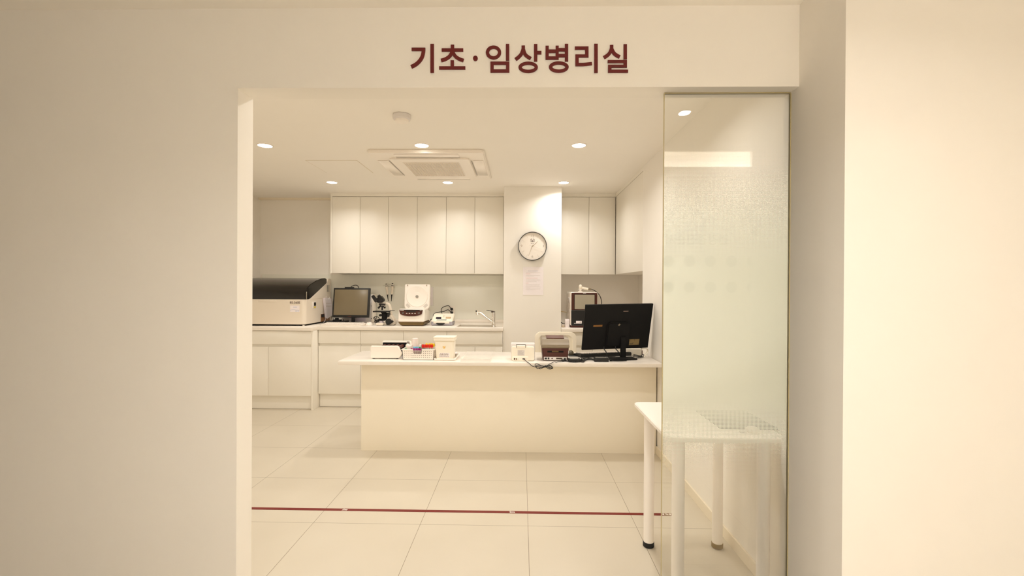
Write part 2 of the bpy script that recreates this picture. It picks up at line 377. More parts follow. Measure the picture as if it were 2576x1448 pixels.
# ================================================================ sign over the doorway
def zx(x, y): v = at(1000+x/4.155, 80+y/4.155, Y=YF); return (v.x, v.z)
def ell(cx, cy, rx, ry, n=32): return [zx(cx+rx*math.cos(2*math.pi*i/n), cy+ry*math.sin(2*math.pi*i/n)) for i in range(n)]
def rc(x0, x1, y0, y1): return [zx(x0, y0), zx(x1, y0), zx(x1, y1), zx(x0, y1)]
def cur(pts, w):
    P = [Vector(p) for p in pts]; Q = []
    for i in range(len(P)-1):
        a, b, c, d = P[max(i-1, 0)], P[i], P[i+1], P[min(i+2, len(P)-1)]
        for k in range(4):
            u = k/4; Q.append(.5*((2*b)+(-a+c)*u+(2*a-5*b+4*c-d)*u*u+(-a+3*b-3*c+d)*u**3))
    Q.append(P[-1]); return [zx(*p) for p in stroke(Q, w)]
GL = [
    [('p', rc(150, 292, 170, 203)), ('p', cur([(274, 172), (272, 215), (258, 268), (228, 314), (188, 348), (144, 370)], 37)), ('p', rc(346, 382, 132, 432))],
    [('p', rc(558, 593, 140, 195)), ('p', rc(464, 688, 178, 211)), ('p', cur([(575, 195), (568, 225), (543, 262), (503, 289), (457, 304)], 35)), ('p', cur([(576, 195), (584, 225), (608, 262), (648, 289), (692, 304)], 35)), ('p', rc(556, 591, 303, 370)), ('p', rc(437, 710, 366, 398))],
    [('p', ell(815, 281, 25, 27))],
    [('h', ell(1004, 220, 80, 72), ell(1004, 220, 46, 40)), ('p', rc(1134, 1168, 132, 303)), ('h', rc(972, 1169, 316, 430), rc(1006, 1135, 348, 397))],
    [('p', cur([(1314, 148), (1313, 190), (1293, 238), (1264, 270), (1234, 293)], 35)), ('p', cur([(1316, 190), (1333, 238), (1360, 264), (1393, 284)], 35)), ('p', rc(1427, 1461, 133, 314)), ('p', rc(1461, 1504, 205, 239)), ('h', ell(1366, 375, 101, 58), ell(1366, 375, 67, 27))],
    [('p', rc(1547, 1580, 150, 295)), ('p', rc(1652, 1684, 150, 295)), ('p', rc(1580, 1652, 190, 224)), ('p', rc(1580, 1652, 262, 295)), ('p', rc(1748, 1783, 132, 314)), ('p', rc(1684, 1748, 176, 208)), ('p', rc(1684, 1748, 238, 270)), ('h', ell(1685, 373, 103, 58), ell(1685, 373, 68, 27))],
    [('p', rc(1853, 1960, 158, 190)), ('p', rc(1960, 1995, 158, 272)), ('p', rc(1893, 1960, 242, 272)), ('p', rc(1858, 1893, 242, 362)), ('p', cur([(1893, 346), (1950, 345), (2031, 336)], 32)), ('p', rc(2055, 2091, 131, 433))],
    [('p', cur([(2236, 142), (2235, 180), (2216, 225), (2190, 252), (2155, 274)], 35)), ('p', cur([(2238, 185), (2260, 226), (2288, 249), (2322, 267)], 35)), ('p', rc(2361, 2396, 135, 290)), ('p', rc(2196, 2361, 301, 330)), ('p', rc(2361, 2396, 301, 378)), ('p', rc(2234, 2361, 350, 378)), ('p', rc(2199, 2234, 350, 432)), ('p', rc(2234, 2407, 402, 432))]]
v = at(1306, 185, Y=YF)
t = thing('room_sign', 'dark red raised Korean lettering on the wall above the doorway', 'sign', (v.x, YF, v.z))
for g in GL:
    m = MB()
    for k, it in enumerate(g): m.prism(it[1], 'y', YF-.0045-.0002*k, YF-.0002, holes=it[2:])
    mesh_obj('letter', m, SIGNM, t, smooth=False)
# ================================================================ glass panel in the doorway
GX0, GX1, GY = at(1669, 500, Y=1.82).x, CX-.003, 1.82
t = thing('glass_partition', 'tall fixed glass panel with graduated frosted film in the doorway', 'glass panel', ((GX0+GX1)/2, GY, 0))
m = MB(); m.box(GX0, GX1, GY-.005, GY+.005, .002, HZ-.004); mesh_obj('pane', m, GLASS, t, smooth=False)
m = MB(); m.box(GX0-.0008, GX0+.0006, GY-.0052, GY+.0052, .002, HZ-.004).box(GX0, GX1, GY-.0054, GY+.0054, HZ-.0045, HZ-.001).box(GX1-.0004, GX1+.0026, GY-.0054, GY+.0054, .002, HZ-.004); mesh_obj('edge_seal', m, EDGE, t, smooth=False)
m = MB(); m.box(GX0+.002, GX1-.002, GY+.0058, GY+.0062, .3, 1.95); o = mesh_obj('frosted_film', m, FILM, t, smooth=False); o['label'] = 'graduated white dot film'
# measuring tape on the floor
ta = at(640, 1274, Z=0); TY0, TY1 = 2.735, 2.762
t = thing('floor_tape', 'dark red distance marking tape stuck across the tiled floor', 'floor tape', (-.4, 2.75, 0))
m = MB(); m.box(-2.2, at(1667, 1291, Z=0).x, TY0, TY1, .0002, .0012); mesh_obj('strip', m, TAPEM, t, smooth=False)
m = MB(); m.box(at(1667, 1291, Z=0).x, at(1697, 1291, Z=0).x, TY0, TY1, .0002, .0012); mesh_obj('hazed_end', m, mat('glass-hazed tape', (128, 92, 62), .5), t, smooth=False)  # same red tape; the haze of the glass is put into its paler colour
m = MB()
FL = lambda x: Matrix.Translation((x, (TY0+TY1)/2, .0013))
m.text('1m', .026, FL(at(867.5, 1280, Z=0).x), .0002, shear=.35, bold=.0008); mesh_obj('one_metre_lettering', m, PRINT, t, smooth=False); m = MB(); m.text('2m', .026, FL(at(1288.5, 1288, Z=0).x), .0002, bold=.0008)
mesh_obj('two_metre_lettering', m, PRINT, t, smooth=False); m = MB()
ex = at(1667, 1291, Z=0).x
for k in range(4): m.box(ex-.004+.02*k, ex+.004+.02*k, TY0+.004, TY1-.004, .0013, .0016, M=Matrix.Translation((ex+.02*k, 2.75, 0)) @ Matrix.Rotation(.7 if k % 2 else -.3, 4, 'Z') @ Matrix.Translation((-ex-.02*k, -2.75, 0)))
mesh_obj('end_lettering', m, PRINT, t, smooth=False)
# ================================================================ fitted cabinets
UZ0, UZ1, UY = 1.4733, 2.372, 5.46
def upper_unit(x0, x1, xs, label, endl=False):
    t = thing('upper_cabinet', label, 'cabinet', ((x0+x1)/2, 5.62, UZ0), 'white handleless upper cabinets')
    m = MB(); m.box(x0, x1, UY+.02, 5.789, UZ0, UZ1+.001)
    if endl: m.box(x0-.017, x0, UY-.001, 5.789, UZ0, RC-.001)
    mesh_obj('body', m, LAM, t)
    for a, b in xs:
        m = MB(); m.box(a+.0016, b-.0016, UY, UY+.018, UZ0, UZ1-.003, .0015); mesh_obj('door', m, LAM, t)
us = [-2.228, -1.896, -1.561, -1.222, -.883, -.548, -.209]
upper_unit(us[0], us[2], [(us[0], us[1]), (us[1], us[2])], 'white two-door upper cabinet at left end, above the computer monitor', True)
upper_unit(us[2], us[4], [(us[2], us[3]), (us[3], us[4])], 'white two-door upper cabinet above the open centrifuge')
upper_unit(us[4], us[6], [(us[4], us[5]), (us[5], us[6])], 'white two-door upper cabinet above the sink beside the pillar')
upper_unit(.447, 1.089, [(.447, .782), (.782, 1.089)], 'white two-door upper cabinet right of the clock pillar')
t = thing('upper_cabinet', 'white side upper cabinet on the right wall over the niche', 'cabinet', (1.27, 5., UZ0), 'white handleless upper cabinets')
m = MB(); m.box(RX+.02, 1.439, 4.236, 5.789, UZ0, UZ1); mesh_obj('body', m, LAM, t)
m = MB(); m.box(RX, RX+.018, 4.236, 5.44, UZ0, UZ1-.003, .0012); mesh_obj('door', m, LAM, t)
m = MB(); m.box(-2.228, -.194, UY+.004, 5.79, UZ1+.002, RC); struct('trim_2', m, LAM)
m = MB(); m.box(.432, RX, UY+.004, 5.79, UZ1+.002, RC).box(RX, 1.44, 4.236, 5.79, UZ1+.002, RC); struct('trim_3', m, LAM)
m = MB(); m.box(-3.226, -.194, 5.768, 5.789, .9202, 1.464, .001); o = mesh_obj('backsplash_panel', m, SPL, None, (-1.7, 5.78, .9202)); tag(o, 'pale glossy splashback panel behind the lab worktop', 'splashback')
# base units
def bz(y, Y): return at(850, y, Y=Y).z
D0, D1, D2, D3 = bz(830.3, 5.04), bz(863.5, 5.04), bz(870, 5.04), bz(990, 5.04)
def base_unit(x0, x1, yf, label, doors, z=(D0, D1, D2, D3), top=None, yb=5.775, draw=None):
    t = thing('base_cabinet', label, 'cabinet', ((x0+x1)/2, (yf+yb)/2, 0), 'white handleless base cabinets')
    m = MB(); m.box(x0+.001, x1-.001, yf+.022, yb, z[3], .845 if top is None else top); mesh_obj('body', m, LAM, t)
    m = MB(); m.box(x0+.001, x1-.001, yf+.05, yf+.066, .003, z[3]+.01); mesh_obj('toe_kick', m, LAM, t)
    for a, b in (draw or [(x0, x1)]):
        m = MB(); m.box(a+.0017, b-.0017, yf, yf+.018, z[1], z[0]-.001, .0015); mesh_obj('drawer', m, LAM, t)
    for a, b in doors:
        m = MB(); m.box(a+.0017, b-.0017, yf, yf+.018, z[3], z[2], .0015); mesh_obj('door', m, LAM, t)
    return t
SX = {}
bs = [at(x, 900, Y=5.04).x for x in (800.5, 906.5, 1014.5, 1123.5, 1194.6, 1264.5)]
base_unit(bs[0], bs[1], 5.04, 'white drawer base cabinet under the keyboard, next to end panel', [(bs[0], bs[1])])
base_unit(bs[1], bs[2], 5.04, 'white drawer base cabinet under the microscope', [(bs[1], bs[2])])
base_unit(bs[2], bs[3], 5.04, 'white drawer base cabinet under the centrifuge', [(bs[2], bs[3])])
su = base_unit(bs[3], bs[5], 5.04, 'wide white two-door base cabinet under the sink', [(bs[3], bs[4]), (bs[4], bs[5])], top=.70)
m = MB(); m.box(bs[5]+.001, -.1925, 5.044, 5.77, 0, .845); mesh_obj('end_panel', m, LAM, su)
LZ = [at(700, y, Y=4.93).z for y in (832, 865.5, 872, 995)]
lx = at(783, 900, Y=4.93).x; ls = at(674.5, 900, Y=4.93).x
t = base_unit(-3.26, lx, 4.93, 'deeper white base cabinet under the large analyser at left', [(-3.26, ls), (ls, lx)], LZ)
m = MB(); m.box(lx+.001, lx+.022, 4.925, 5.70, 0, .845, .001); mesh_obj('end_panel', m, LAM, t)
ex = lx+.022
t = thing('lab_worktop', 'long white worktop along the back wall with upstand and sink cut-out', 'worktop', (-1.7, 5.4, .846))
HX0, HX1, HY0, HY1 = at(1150, 820, Z=CZ).x, at(1240, 820, Z=CZ).x, 5.135, 5.44
m = MB(); m.box(-3.262, ex, 4.905, 5.775, .846, CZ, .003).box(ex-.005, HX0, 5.015, 5.775, .846, CZ, .002).box(HX1, -.193, 5.015, 5.775, .846, CZ, .002)
m.box(HX0-.003, HX1+.003, 5.015, HY0, .846, CZ, .002).box(HX0-.003, HX1+.003, HY1, 5.775, .846, CZ, .002); mesh_obj('slab', m, CTOP, t)
m = MB(); m.box(-3.262, -.193, 5.752, 5.7755, CZ, .92, .002); mesh_obj('upstand', m, CTOP, t)
t = thing('sink', 'small steel sink let into the white worktop', 'sink', ((HX0+HX1)/2, 5.29, CZ))
m = MB(); g = .004; HX0 += .001; HX1 -= .001; HY0 += .001; HY1 -= .001
m.box(HX0, HX1, HY0, HY0+g, .74, CZ-.004).box(HX0, HX1, HY1-g, HY1, .74, CZ-.004).box(HX0, HX0+g, HY0, HY1, .74, CZ-.004).box(HX1-g, HX1, HY0, HY1, .74, CZ-.004).box(HX0, HX1, HY0, HY1, .735, .74); mesh_obj('basin', m, mat('satin pale steel', (222, 214, 200), .4, metal=.25, noise=.02, nscale=50), t)
m = MB(); m.lathe([(.03, .741), (.03, .743), (.022, .743), (.0, .742)], ((HX0+HX1)/2, 5.29, 0)); mesh_obj('drain', m, CHROME, t)
# niche worktop and unit
NY = at(1440, 826, Z=CZ).y
t = thing('niche_worktop', 'short white worktop in the niche right of the pillar', 'worktop', (.9, 5.3, .846))
m = MB(); m.box(.4325, 1.439, NY, 5.789, .846, CZ, .003); mesh_obj('slab', m, CTOP, t)
base_unit(.436, 1.09, NY+.04, 'white base cabinet in the niche behind the office chair', [(.436, .763), (.763, 1.09)], yb=5.78, draw=[(.436, .763), (.763, 1.09)])
# ================================================================ front desk
DZ = .7455; DY0, DY1 = 3.58, 4.16
t = thing('reception_desk', 'cream panelled front desk with white overhanging top', 'desk', (-.15, 3.9, 0))
m = MB(); m.box(-1.413, 1.078, DY0, DY1, .7165, DZ, .003); mesh_obj('top', m, CTOP, t)
m = MB(); m.box(-1.286, 1.0785, 3.749, 3.769, 0, .7165, .001); mesh_obj('front_panel', m, DESKF, t)
for x in (-1.286, -.1, 1.058):
    m = MB(); m.box(x, x+.02, 3.769, 4.12, 0, .7165, .001); mesh_obj('side_panel', m, DESKF, t)
# ================================================================ table behind the glass
t = thing('side_table', 'white rectangular table on round legs behind the frosted glass', 'table', (.835, 2.18, 0))
TX0, TX1, TY0_, TY1_, TZ = .592, 1.072, 1.89, 2.472, .724
m = MB(); m.prism(rr(TX0, TX1, TY0_, TY1_, .03), 'z', TZ-.02, TZ, .003); mesh_obj('top', m, TABLEM, t)
for k, (x, y) in enumerate(((.659, 2.41), (1.008, 2.41), (.657, 1.96), (1.008, 1.96))):
    m = MB(); m.cyl((x, y, .022), (x, y, TZ-.02), .0255, n=28); leg = mesh_obj('leg', m, TABLEM, t)
    m = MB(); m.lathe([(.0, 0), (.024, 0), (.028, .004), (.028, .024), (.0258, .026)], (x, y, 0)); f = mesh_obj('foot_cap', m, FOOTO if k == 1 else FOOTB, leg); f['label'] = 'olive rubber foot cap' if k == 1 else 'black rubber foot cap'
a, b, c, d = (at(*p, Z=TZ) for p in ((1812, 1079), (1968, 1082), (1948, 1036), (1757, 1034)))
m = MB(); m.prism([(a.x, a.y), (b.x, b.y), (b.x, d.y), (a.x, d.y)], 'z', TZ, TZ+.008, .002)
o = mesh_obj('desk_mat', m, MATD, None, (a.x, a.y, TZ)); tag(o, 'dark grey mat lying on the white table behind the glass', 'mat')
v = at(1889, 1082, Z=TZ+.004)
m = MB(); m.lathe([(0, 0), (.02, 0), (.026, .006), (.026, .016), (.02, .021), (0, .023)], (v.x, v.y-.012, TZ)); o = mesh_obj('white_pot', m, WHITE, None, (v.x, v.y-.012, TZ)); tag(o, 'small white round pot on the table before the dark mat', 'pot')
v = at(1867, 1087, Z=TZ)
m = MB(); m.lathe([(.008, 0), (.014, .001), (.014, .006), (.012, .008), (.008, .005)], (v.x, v.y, TZ)); o = mesh_obj('bottle_cap', m, LGREY, None, (v.x, v.y, TZ)); tag(o, 'tiny ring-shaped cap on the white table left of the pot', 'cap')
# notice board on the right wall seen through the film
m = MB(); m.box(RX-.012, RX-.0005, 2.82, 3.46, 1.53, 1.705, .002); o = mesh_obj('wall_notice', m, LGREY, None, (RX, 3.1, 1.53)); tag(o, 'pale notice plate on the right wall, blurred behind the glass', 'notice')
# ---------------------------------------------------------------- corridor wall graphic (mirrored in the glass)
t = thing('wall_graphic', 'check-up sequence graphic on the corridor wall mirrored in the glass', 'wall graphic', (1.6, -1.18, 1.7))
def rear(px, py):
    Yv = 2*GY+1.18; v = at(px, py, Y=Yv); return v.x, v.z
RB = lambda x, z: Matrix.Translation((x, -1.1795, z)) @ Matrix.Rotation(math.pi, 4, 'Z') @ Matrix.Rotation(math.pi/2, 4, 'X')
x, z = rear(1753, 604); m = MB(); m.text('건강검진순서', .118, RB(x, z), .0005, bold=.001); mesh_obj('heading', m, INKL, t, smooth=False)
for row, py in enumerate((657, 722)):
    for k in range(5):
        x, z = rear(1681+53*k, py); m = MB(); m.lathe([(.057, 0), (.057, .001), (.0545, .001), (.0545, 0)], (x, -1.1798, z), 'y', n=40)
        m.box(x-.022, x-.019, -1.1798, -1.1788, z-.02, z+.02).box(x+.019, x+.022, -1.1798, -1.1788, z-.02, z+.02).box(x-.02, x+.02, -1.1798, -1.1788, z-.022, z-.019)
        mesh_obj('icon', m, INKG, t, smooth=False)
# ================================================================ clock and notice on the pillar
PY = 5.08
c = at(1339.5, 618.7, Y=PY-.03); R = 36*(PY-.03)/FPX
t = thing('wall_clock', 'round white wall clock with thin black rim on the pillar', 'clock', (c.x, PY, c.z))
m = MB(); m.lathe([(R-.004, 0), (R, 0), (R, -.034), (R-.0025, -.037), (R-.006, -.035), (R-.006, -.022), (R-.004, -.02)], (c.x, PY-.0005, c.z), 'y', n=72); o = mesh_obj('rim', m, BLACK, t); o['label'] = 'thin black rim'
m = MB(); m.lathe([(0, -.02), (R-.005, -.02), (R-.005, -.024), (0, -.024)], (c.x, PY, c.z), 'y', n=72); dial = mesh_obj('dial', m, WHITE, t)
yd = PY-.0242
m = MB()
for k in range(60):
    a = math.radians(6*k)
    if k % 15 == 0: continue
    r0, r1, w = (.66*R, .87*R, .0006) if k % 5 == 0 else (.845*R, .875*R, .0005)
    h = MB() if k % 5 == 0 else m
    h.box(-w, w, yd-.0005, yd, r0, r1, M=Matrix.Translation((c.x, 0, c.z)) @ Matrix.Rotation(a, 4, 'Y'))
    if k % 5 == 0: mesh_obj('hour_mark', h, INKG, dial, smooth=False)
mesh_obj('minute_track_pattern', m, INKG, dial, smooth=False)
for s, dx, dz in (('12', 0, .70), ('3', .76, 0), ('6', 0, -.73), ('9', -.76, 0)): m = MB().text(s, .036, FACE(c.x+dx*R, yd, c.z+dz*R), .0004, bold=-.0006); mesh_obj('numeral', m, INKC, dial, smooth=False)
m = MB(); q = R/36       # emblem under the 12: a gateway with two roof wings
for sx in (-1, 1):
    m.box(c.x+sx*5.2*q-.3*q, c.x+sx*5.2*q+.3*q, yd-.0005, yd, c.z+10.2*q, c.z+17*q); m.box(c.x+min(sx*5.4, sx*1.2)*q, c.x+max(sx*5.4, sx*1.2)*q, yd-.0005, yd, c.z+16.6*q, c.z+17.3*q)
    m.prism([(c.x+sx*q*u, c.z+w*q) for u, w in ((.6, 17.2), (1.4, 18.6), (3.9, 18.8), (2.6, 17.2))], 'y', yd-.0005, yd)
    m.box(c.x+sx*2.5*q-.7*q, c.x+sx*2.5*q+.7*q, yd-.0005, yd, c.z+10.4*q, c.z+15*q)
m.box(c.x-.8*q, c.x+.8*q, yd-.0005, yd, c.z+10.4*q, c.z+14*q); m.prism([(c.x-1.1*q, c.z+14*q), (c.x+1.1*q, c.z+14*q), (c.x, c.z+15.6*q)], 'y', yd-.0005, yd)
for k in range(4): m.box(c.x+(-3.9+2.3*k)*q, c.x+(-2.9+2.3*k)*q, yd-.0005, yd, c.z+6.2*q, c.z+7.5*q)
mesh_obj('emblem', m, mat('slate ink', (96, 84, 84), .6), dial, smooth=False)
def hand(name, ang, r, w, y, mm, tail=0.):
    m = MB(); M = Matrix.Translation((c.x, 0, c.z)) @ Matrix.Rotation(math.radians(ang), 4, 'Y')
    m.prism([(-w, -tail*R), (w, -tail*R), (w*.5, r*R), (-w*.5, r*R)], 'y', y-.001, y, M=M); return mesh_obj(name, m, mm, t, smooth=False)
GOLD = mat('brass hand', (150, 128, 84), .3, metal=.6)
hand('hour_hand', 47, .50, .0016, yd-.003, GOLD, .08); hand('minute_hand', 202, .74, .0014, yd-.005, GOLD, .08); hand('second_hand', 109, .70, .0006, yd-.007, INKG, .22)
m = MB(); m.cyl((c.x, yd, c.z), (c.x, yd-.009, c.z), .004, n=16); mesh_obj('hub', m, GOLD, t)
a, b = at(1316, 671, Y=PY), at(1366.5, 741.5, Y=PY)
t = thing('wall_notice', 'white sheet of printed notice in a clear sleeve below the clock', 'notice', ((a.x+b.x)/2, PY, b.z))
m = MB(); m.box(a.x, b.x, PY-.0022, PY-.0004, b.z, a.z); mesh_obj('sheet', m, PAPER, t, smooth=False)
w, h = b.x-a.x, a.z-b.z; yy = PY-.0023; rnd = random.Random(2)
for mm, rows in ((INKB, [(.145, .24, .74, .022)]), (INKR, [(.25, .14, .36, .02), (.40, .14, .72, .02), (.58, .14, .28, .02)]),
                 (INKG, [(.197, .14, .85, .012), (.305, .14, .85, .012), (.345, .14, .56, .012), (.455, .14, .84, .012), (.493, .14, .86, .012), (.525, .14, .66, .012), (.633, .14, .82, .012), (.673, .14, .80, .012), (.712, .14, .86, .012), (.745, .14, .36, .012), (.785, .14, .86, .012), (.815, .14, .6, .012)])):
    for v_, u0, u1, hh in rows: mesh_obj('text_line', MB().dash(a.x+w*u0, a.x+w*u1, a.z-h*v_, hh*h*.6, yy, rnd=rnd), mm, t, smooth=False)
m = MB(); m.box(a.x-.003, b.x+.003, PY-.0042, PY-.0032, b.z-.004, a.z+.002); mesh_obj('sleeve', m, mat('clear sleeve', (245, 245, 248), .15, alpha=.05), t, smooth=False)
# ================================================================ on the lab worktop
CZ += .0008; DZ += .0008
def X(px, Y, py=780): return at(px, py, Y=Y).x
def Zh(py, Y, px=1000): return at(px, py, Y=Y).z
def XZ(px, py, Y): v = at(px, py, Y=Y); return (v.x, v.z)
RT = lambda p, ax, a: Matrix.Translation(p) @ Matrix.Rotation(a, 4, ax) @ Matrix.Translation(-Vector(p))
def sheet_lines(m, x0, x1, z0, z1, y, rows, h, rnd):
    for k in range(rows): m.dash(x0, x0+(x1-x0)*rnd.uniform(.6, 1), z1-(z1-z0)*(k+.5)/rows, h, y, rnd=rnd)
# ---- chemistry analyser
AX1, AY0, AY1 = -2.352, 5.05, 5.745; AX0 = -3.2
zr = Zh(752.5, AY0, 700); zb = Zh(815.5, AY0, 700)
ana = t = thing('chemistry_analyser', 'large cream benchtop analyser with smoked black hood at left', 'lab analyser', (-2.78, 5.35, CZ))
m = MB(); m.box(AX0+.01, AX1-.012, AY0+.012, AY1-.01, CZ+.012, zb, .004); mesh_obj('base_frame', m, BLKM, t)
for x, y in ((AX0+.06, AY0+.03), (AX1-.03, AY0+.03), (AX0+.06, AY1-.05), (AX1-.03, AY1-.05)):
    m = MB(); m.cyl((x, y, CZ), (x, y, CZ+.014), .013, n=20); mesh_obj('foot', m, CHROME, t)
m = MB(); m.prism(rr(AX0, AX1, AY0, AY1, .045, 8, (1, 1, 0, 0)), 'z', zb, zr, .004); mesh_obj('body', m, CREAM, t)
side = [(5.15, zr-.002), (AY1-.004, zr-.002), (AY1-.004, zr+.215), (AY1-.02, zr+.236), (AY1-.08, zr+.236), (5.615, zr+.182)]
m = MB(); m.prism(side, 'x', AX1-.03, AX1-.001, .004); m.prism(side, 'x', AX0+.001, AX0+.03, .004).box(AX0+.002, AX1-.002, AY1-.09, AY1-.005, zr-.002, zr+.232, .006); mesh_obj('rear_housing', m, CREAM, t)
hood = [(AY0+.016, zr+.001), (AY0+.018, zr+.07), (AY0+.05, zr+.115), (AY0+.14, zr+.165), (AY0+.30, zr+.212), (AY0+.45, zr+.236), (AY0+.54, zr+.242), (AY0+.575, zr+.232), (AY0+.585, zr+.18), (5.19, zr+.001)]
m = MB(); m.prism(hood, 'x', AX0+.012, AX1-.005, .005); hd = mesh_obj('hood', m, BGLOSS, t)
m = MB(); hx = X(773, AY0+.03); m.box(hx-.003, hx+.003, AY0+.006, AY0+.018, zr+.004, zr+.085, .002); mesh_obj('gas_strut', m, STEEL, hd)
m = MB(); m.box(X(650, AY0), X(695, AY0), AY0-.0015, AY0+.004, zr-.032, zr-.001, .0012); mesh_obj('grip_recess', m, CREAM, t)
m = MB(); v = at(742, 761, Y=AY0); m.text('BS-360E', .034, FACE(v.x, AY0-.0002, v.z), .0004, bold=.0004); mesh_obj('model_lettering', m, mat('brown lettering', (78, 52, 48), .5), t, smooth=False)
a, b = at(730, 768, Y=AY0), at(753.5, 784, Y=AY0)
m = MB(); m.box(a.x, b.x, AY0-.0012, AY0, b.z, a.z); lab = mesh_obj('sticker', m, PAPER, t)
m = MB(); m.tube([(a.x, AY0-.0014, b.z+.018), ((a.x+b.x)/2-.02, AY0-.0014, b.z+.023), (b.x, AY0-.0014, b.z+.019)], .0012, n=5).dash(b.x-.045, b.x-.008, b.z+.008, .006, AY0-.0012).dash(a.x+.036, a.x+.075, a.z-.014, .003, AY0-.0012).dash(a.x+.036, a.x+.075, a.z-.022, .003, AY0-.0012); mesh_obj('lettering', m, INKB, lab, smooth=False)
sx = AX1-.0005    # right-hand side panel, facing +X
def S(px, py): v = at(px, py, X=AX1); return v.y, v.z
(y0, z1), (y1, z0) = S(786, 759.5), S(794, 773)
m = MB(); m.box(AX1-.002, AX1+.002, y0-.01, y1+.01, z0-.006, z1+.004, .001); sw = mesh_obj('power_plate', m, WHITE, t)
m = MB(); m.box(AX1+.001, AX1+.008, y0+.035, y1-.005, z0+.022, z1-.004, .002); mesh_obj('power_rocker', m, BLACK, sw)
m = MB(); m.box(AX1+.0015, AX1+.003, y0+.03, y1, z0-.002, z0+.014); mesh_obj('warning_label', m, YLAB, sw)
m = MB()
for k in range(8):
    for q in range(2):
        yy, zz = S(823.6+q*3.8, 717.5+k*2.15); m.box(AX1-.001, AX1+.0012, yy-.013, yy+.013, zz-.0035, zz+.0035)
mesh_obj('vent', m, MGREY, t, smooth=False)
# papers clipped to its side
(y0, z1), (y1, z0) = S(809.5, 750), S(829.5, 796)
t = thing('paper_sheaf', 'white stapled papers hanging from a hook on the analyser side', 'papers', (AX1+.02, (y0+y1)/2, z0))
m = MB()
for k in range(5): m.prism([(y0+.004*k, z1+.002*k), (y1, z1-.004), (y1+.006*k-.02, z0+.004*k), (y0+.06+.006*k, z0-.004*k)], 'x', AX1+.012+.004*k, AX1+.014+.004*k)
mesh_obj('sheet', m, PAPER, t, smooth=False)
m = MB(); yy, zz = S(820, 750); m.tube([(AX1+.009, yy-.02, zz+.03), (AX1+.014, yy-.02, zz+.005), (AX1+.034, yy, zz-.008), (AX1+.036, yy+.02, zz+.012), (AX1+.034, yy+.026, zz+.02)], .004, n=8); mesh_obj('hook', m, CLEAR, t)
m = MB()
for k in range(2): yy, zz = S(814, 762+k*7); m.prism([(yy, zz), (yy+.16, zz-.006), (yy+.16, zz-.009), (yy, zz-.003)], 'x', AX1+.0302, AX1+.031)
mesh_obj('ruled_line', m, mat('tan print', (196, 178, 150), .7), t, smooth=False)
# brown connector recess low on the analyser side
(y0, z1), (y1, z0) = S(807, 789.5), S(829, 805)
m = MB(); m.box(AX1-.002, AX1+.003, y0, y1, z0, z1, .001); cpn = mesh_obj('connector_panel', m, mat('brown connector panel', (150, 104, 62), .4, noise=.05, nscale=30), ana)
m = MB(); m.box(AX1+.002, AX1+.008, y0+.005, y0+.08, z1-.04, z1-.004, .004); mesh_obj('plug', m, BLACK, cpn)
m = MB(); m.tube([(AX1+.003, y0+.12, z1-.05), (AX1+.005, y0+.12, z1-.07), (AX1+.005, y0+.1, z0), (AX1+.005, y0+.07, CZ+.006)], .0035); mesh_obj('cord', m, PAPER, cpn)
# ---- monitor with computer behind
MY = 5.42
p00, p10, p01, p11 = at(835.2, 797.5, Y=MY), at(927.3, 798.5, Y=MY), at(840, 723.8, Y=MY+.05), at(931.7, 723.8, Y=MY+.05)
mw, mh = (p10.x-p00.x), (p01.z-p00.z); mcx = (p00.x+p10.x)/2
t = thing('computer_monitor', 'square black monitor with screen reflecting beige on the lab worktop', 'monitor', (mcx, MY+.06, CZ))
TM = RT((mcx, MY, p00.z), 'X', -math.radians(8)); mhh = mh/math.cos(math.radians(8))
m = MB(); m.box(mcx-mw/2, mcx+mw/2, MY, MY+.035, p00.z, p00.z+mhh, .004, M=TM); mesh_obj('housing', m, BLACK, t)
m = MB(); m.box(mcx-mw/2+.016, mcx+mw/2-.022, MY-.0012, MY+.002, p00.z+.026, p00.z+mhh-.018, .0006, M=TM); mesh_obj('screen', m, SCREEN, t)
m = MB(); m.text('■■■■', .008, TM @ FACE(mcx-.01, MY-.0004, p00.z+.013), .0003); m = MB(); m.dash(mcx-.03, mcx+.01, p00.z+.013, .006, MY-.0002); mesh_obj('maker_lettering', m, mat('dull red print', (120, 60, 40), .5), t, smooth=False)
m = MB(); m.box(X(868, MY+.06), X(890, MY+.06), MY+.045, MY+.075, p01.z-.004, p01.z+.012, .003); mesh_obj('top_clip', m, BLACK, t)
nx = X(885, MY, 805)
m = MB(); m.box(nx-.017, nx+.017, MY+.03, MY+.06, CZ+.012, p00.z+.1, .004); mesh_obj('neck', m, BLACK, t)
m = MB(); m.prism(rr(nx-.068, nx+.09, MY-.03, MY+.12, .03), 'z', CZ, CZ+.012, .003); mesh_obj('stand_base', m, BLACK, t)
m = MB(); a = at(882, 723, Y=5.52); m.tube([(a.x, 5.5, a.z-.02), (a.x+.01, 5.52, a.z+.012), (a.x+.045, 5.53, a.z+.028), (a.x+.08, 5.53, a.z+.022), (a.x+.1, 5.52, a.z-.01)], .0045); mesh_obj('cable', m, BLACK, t)
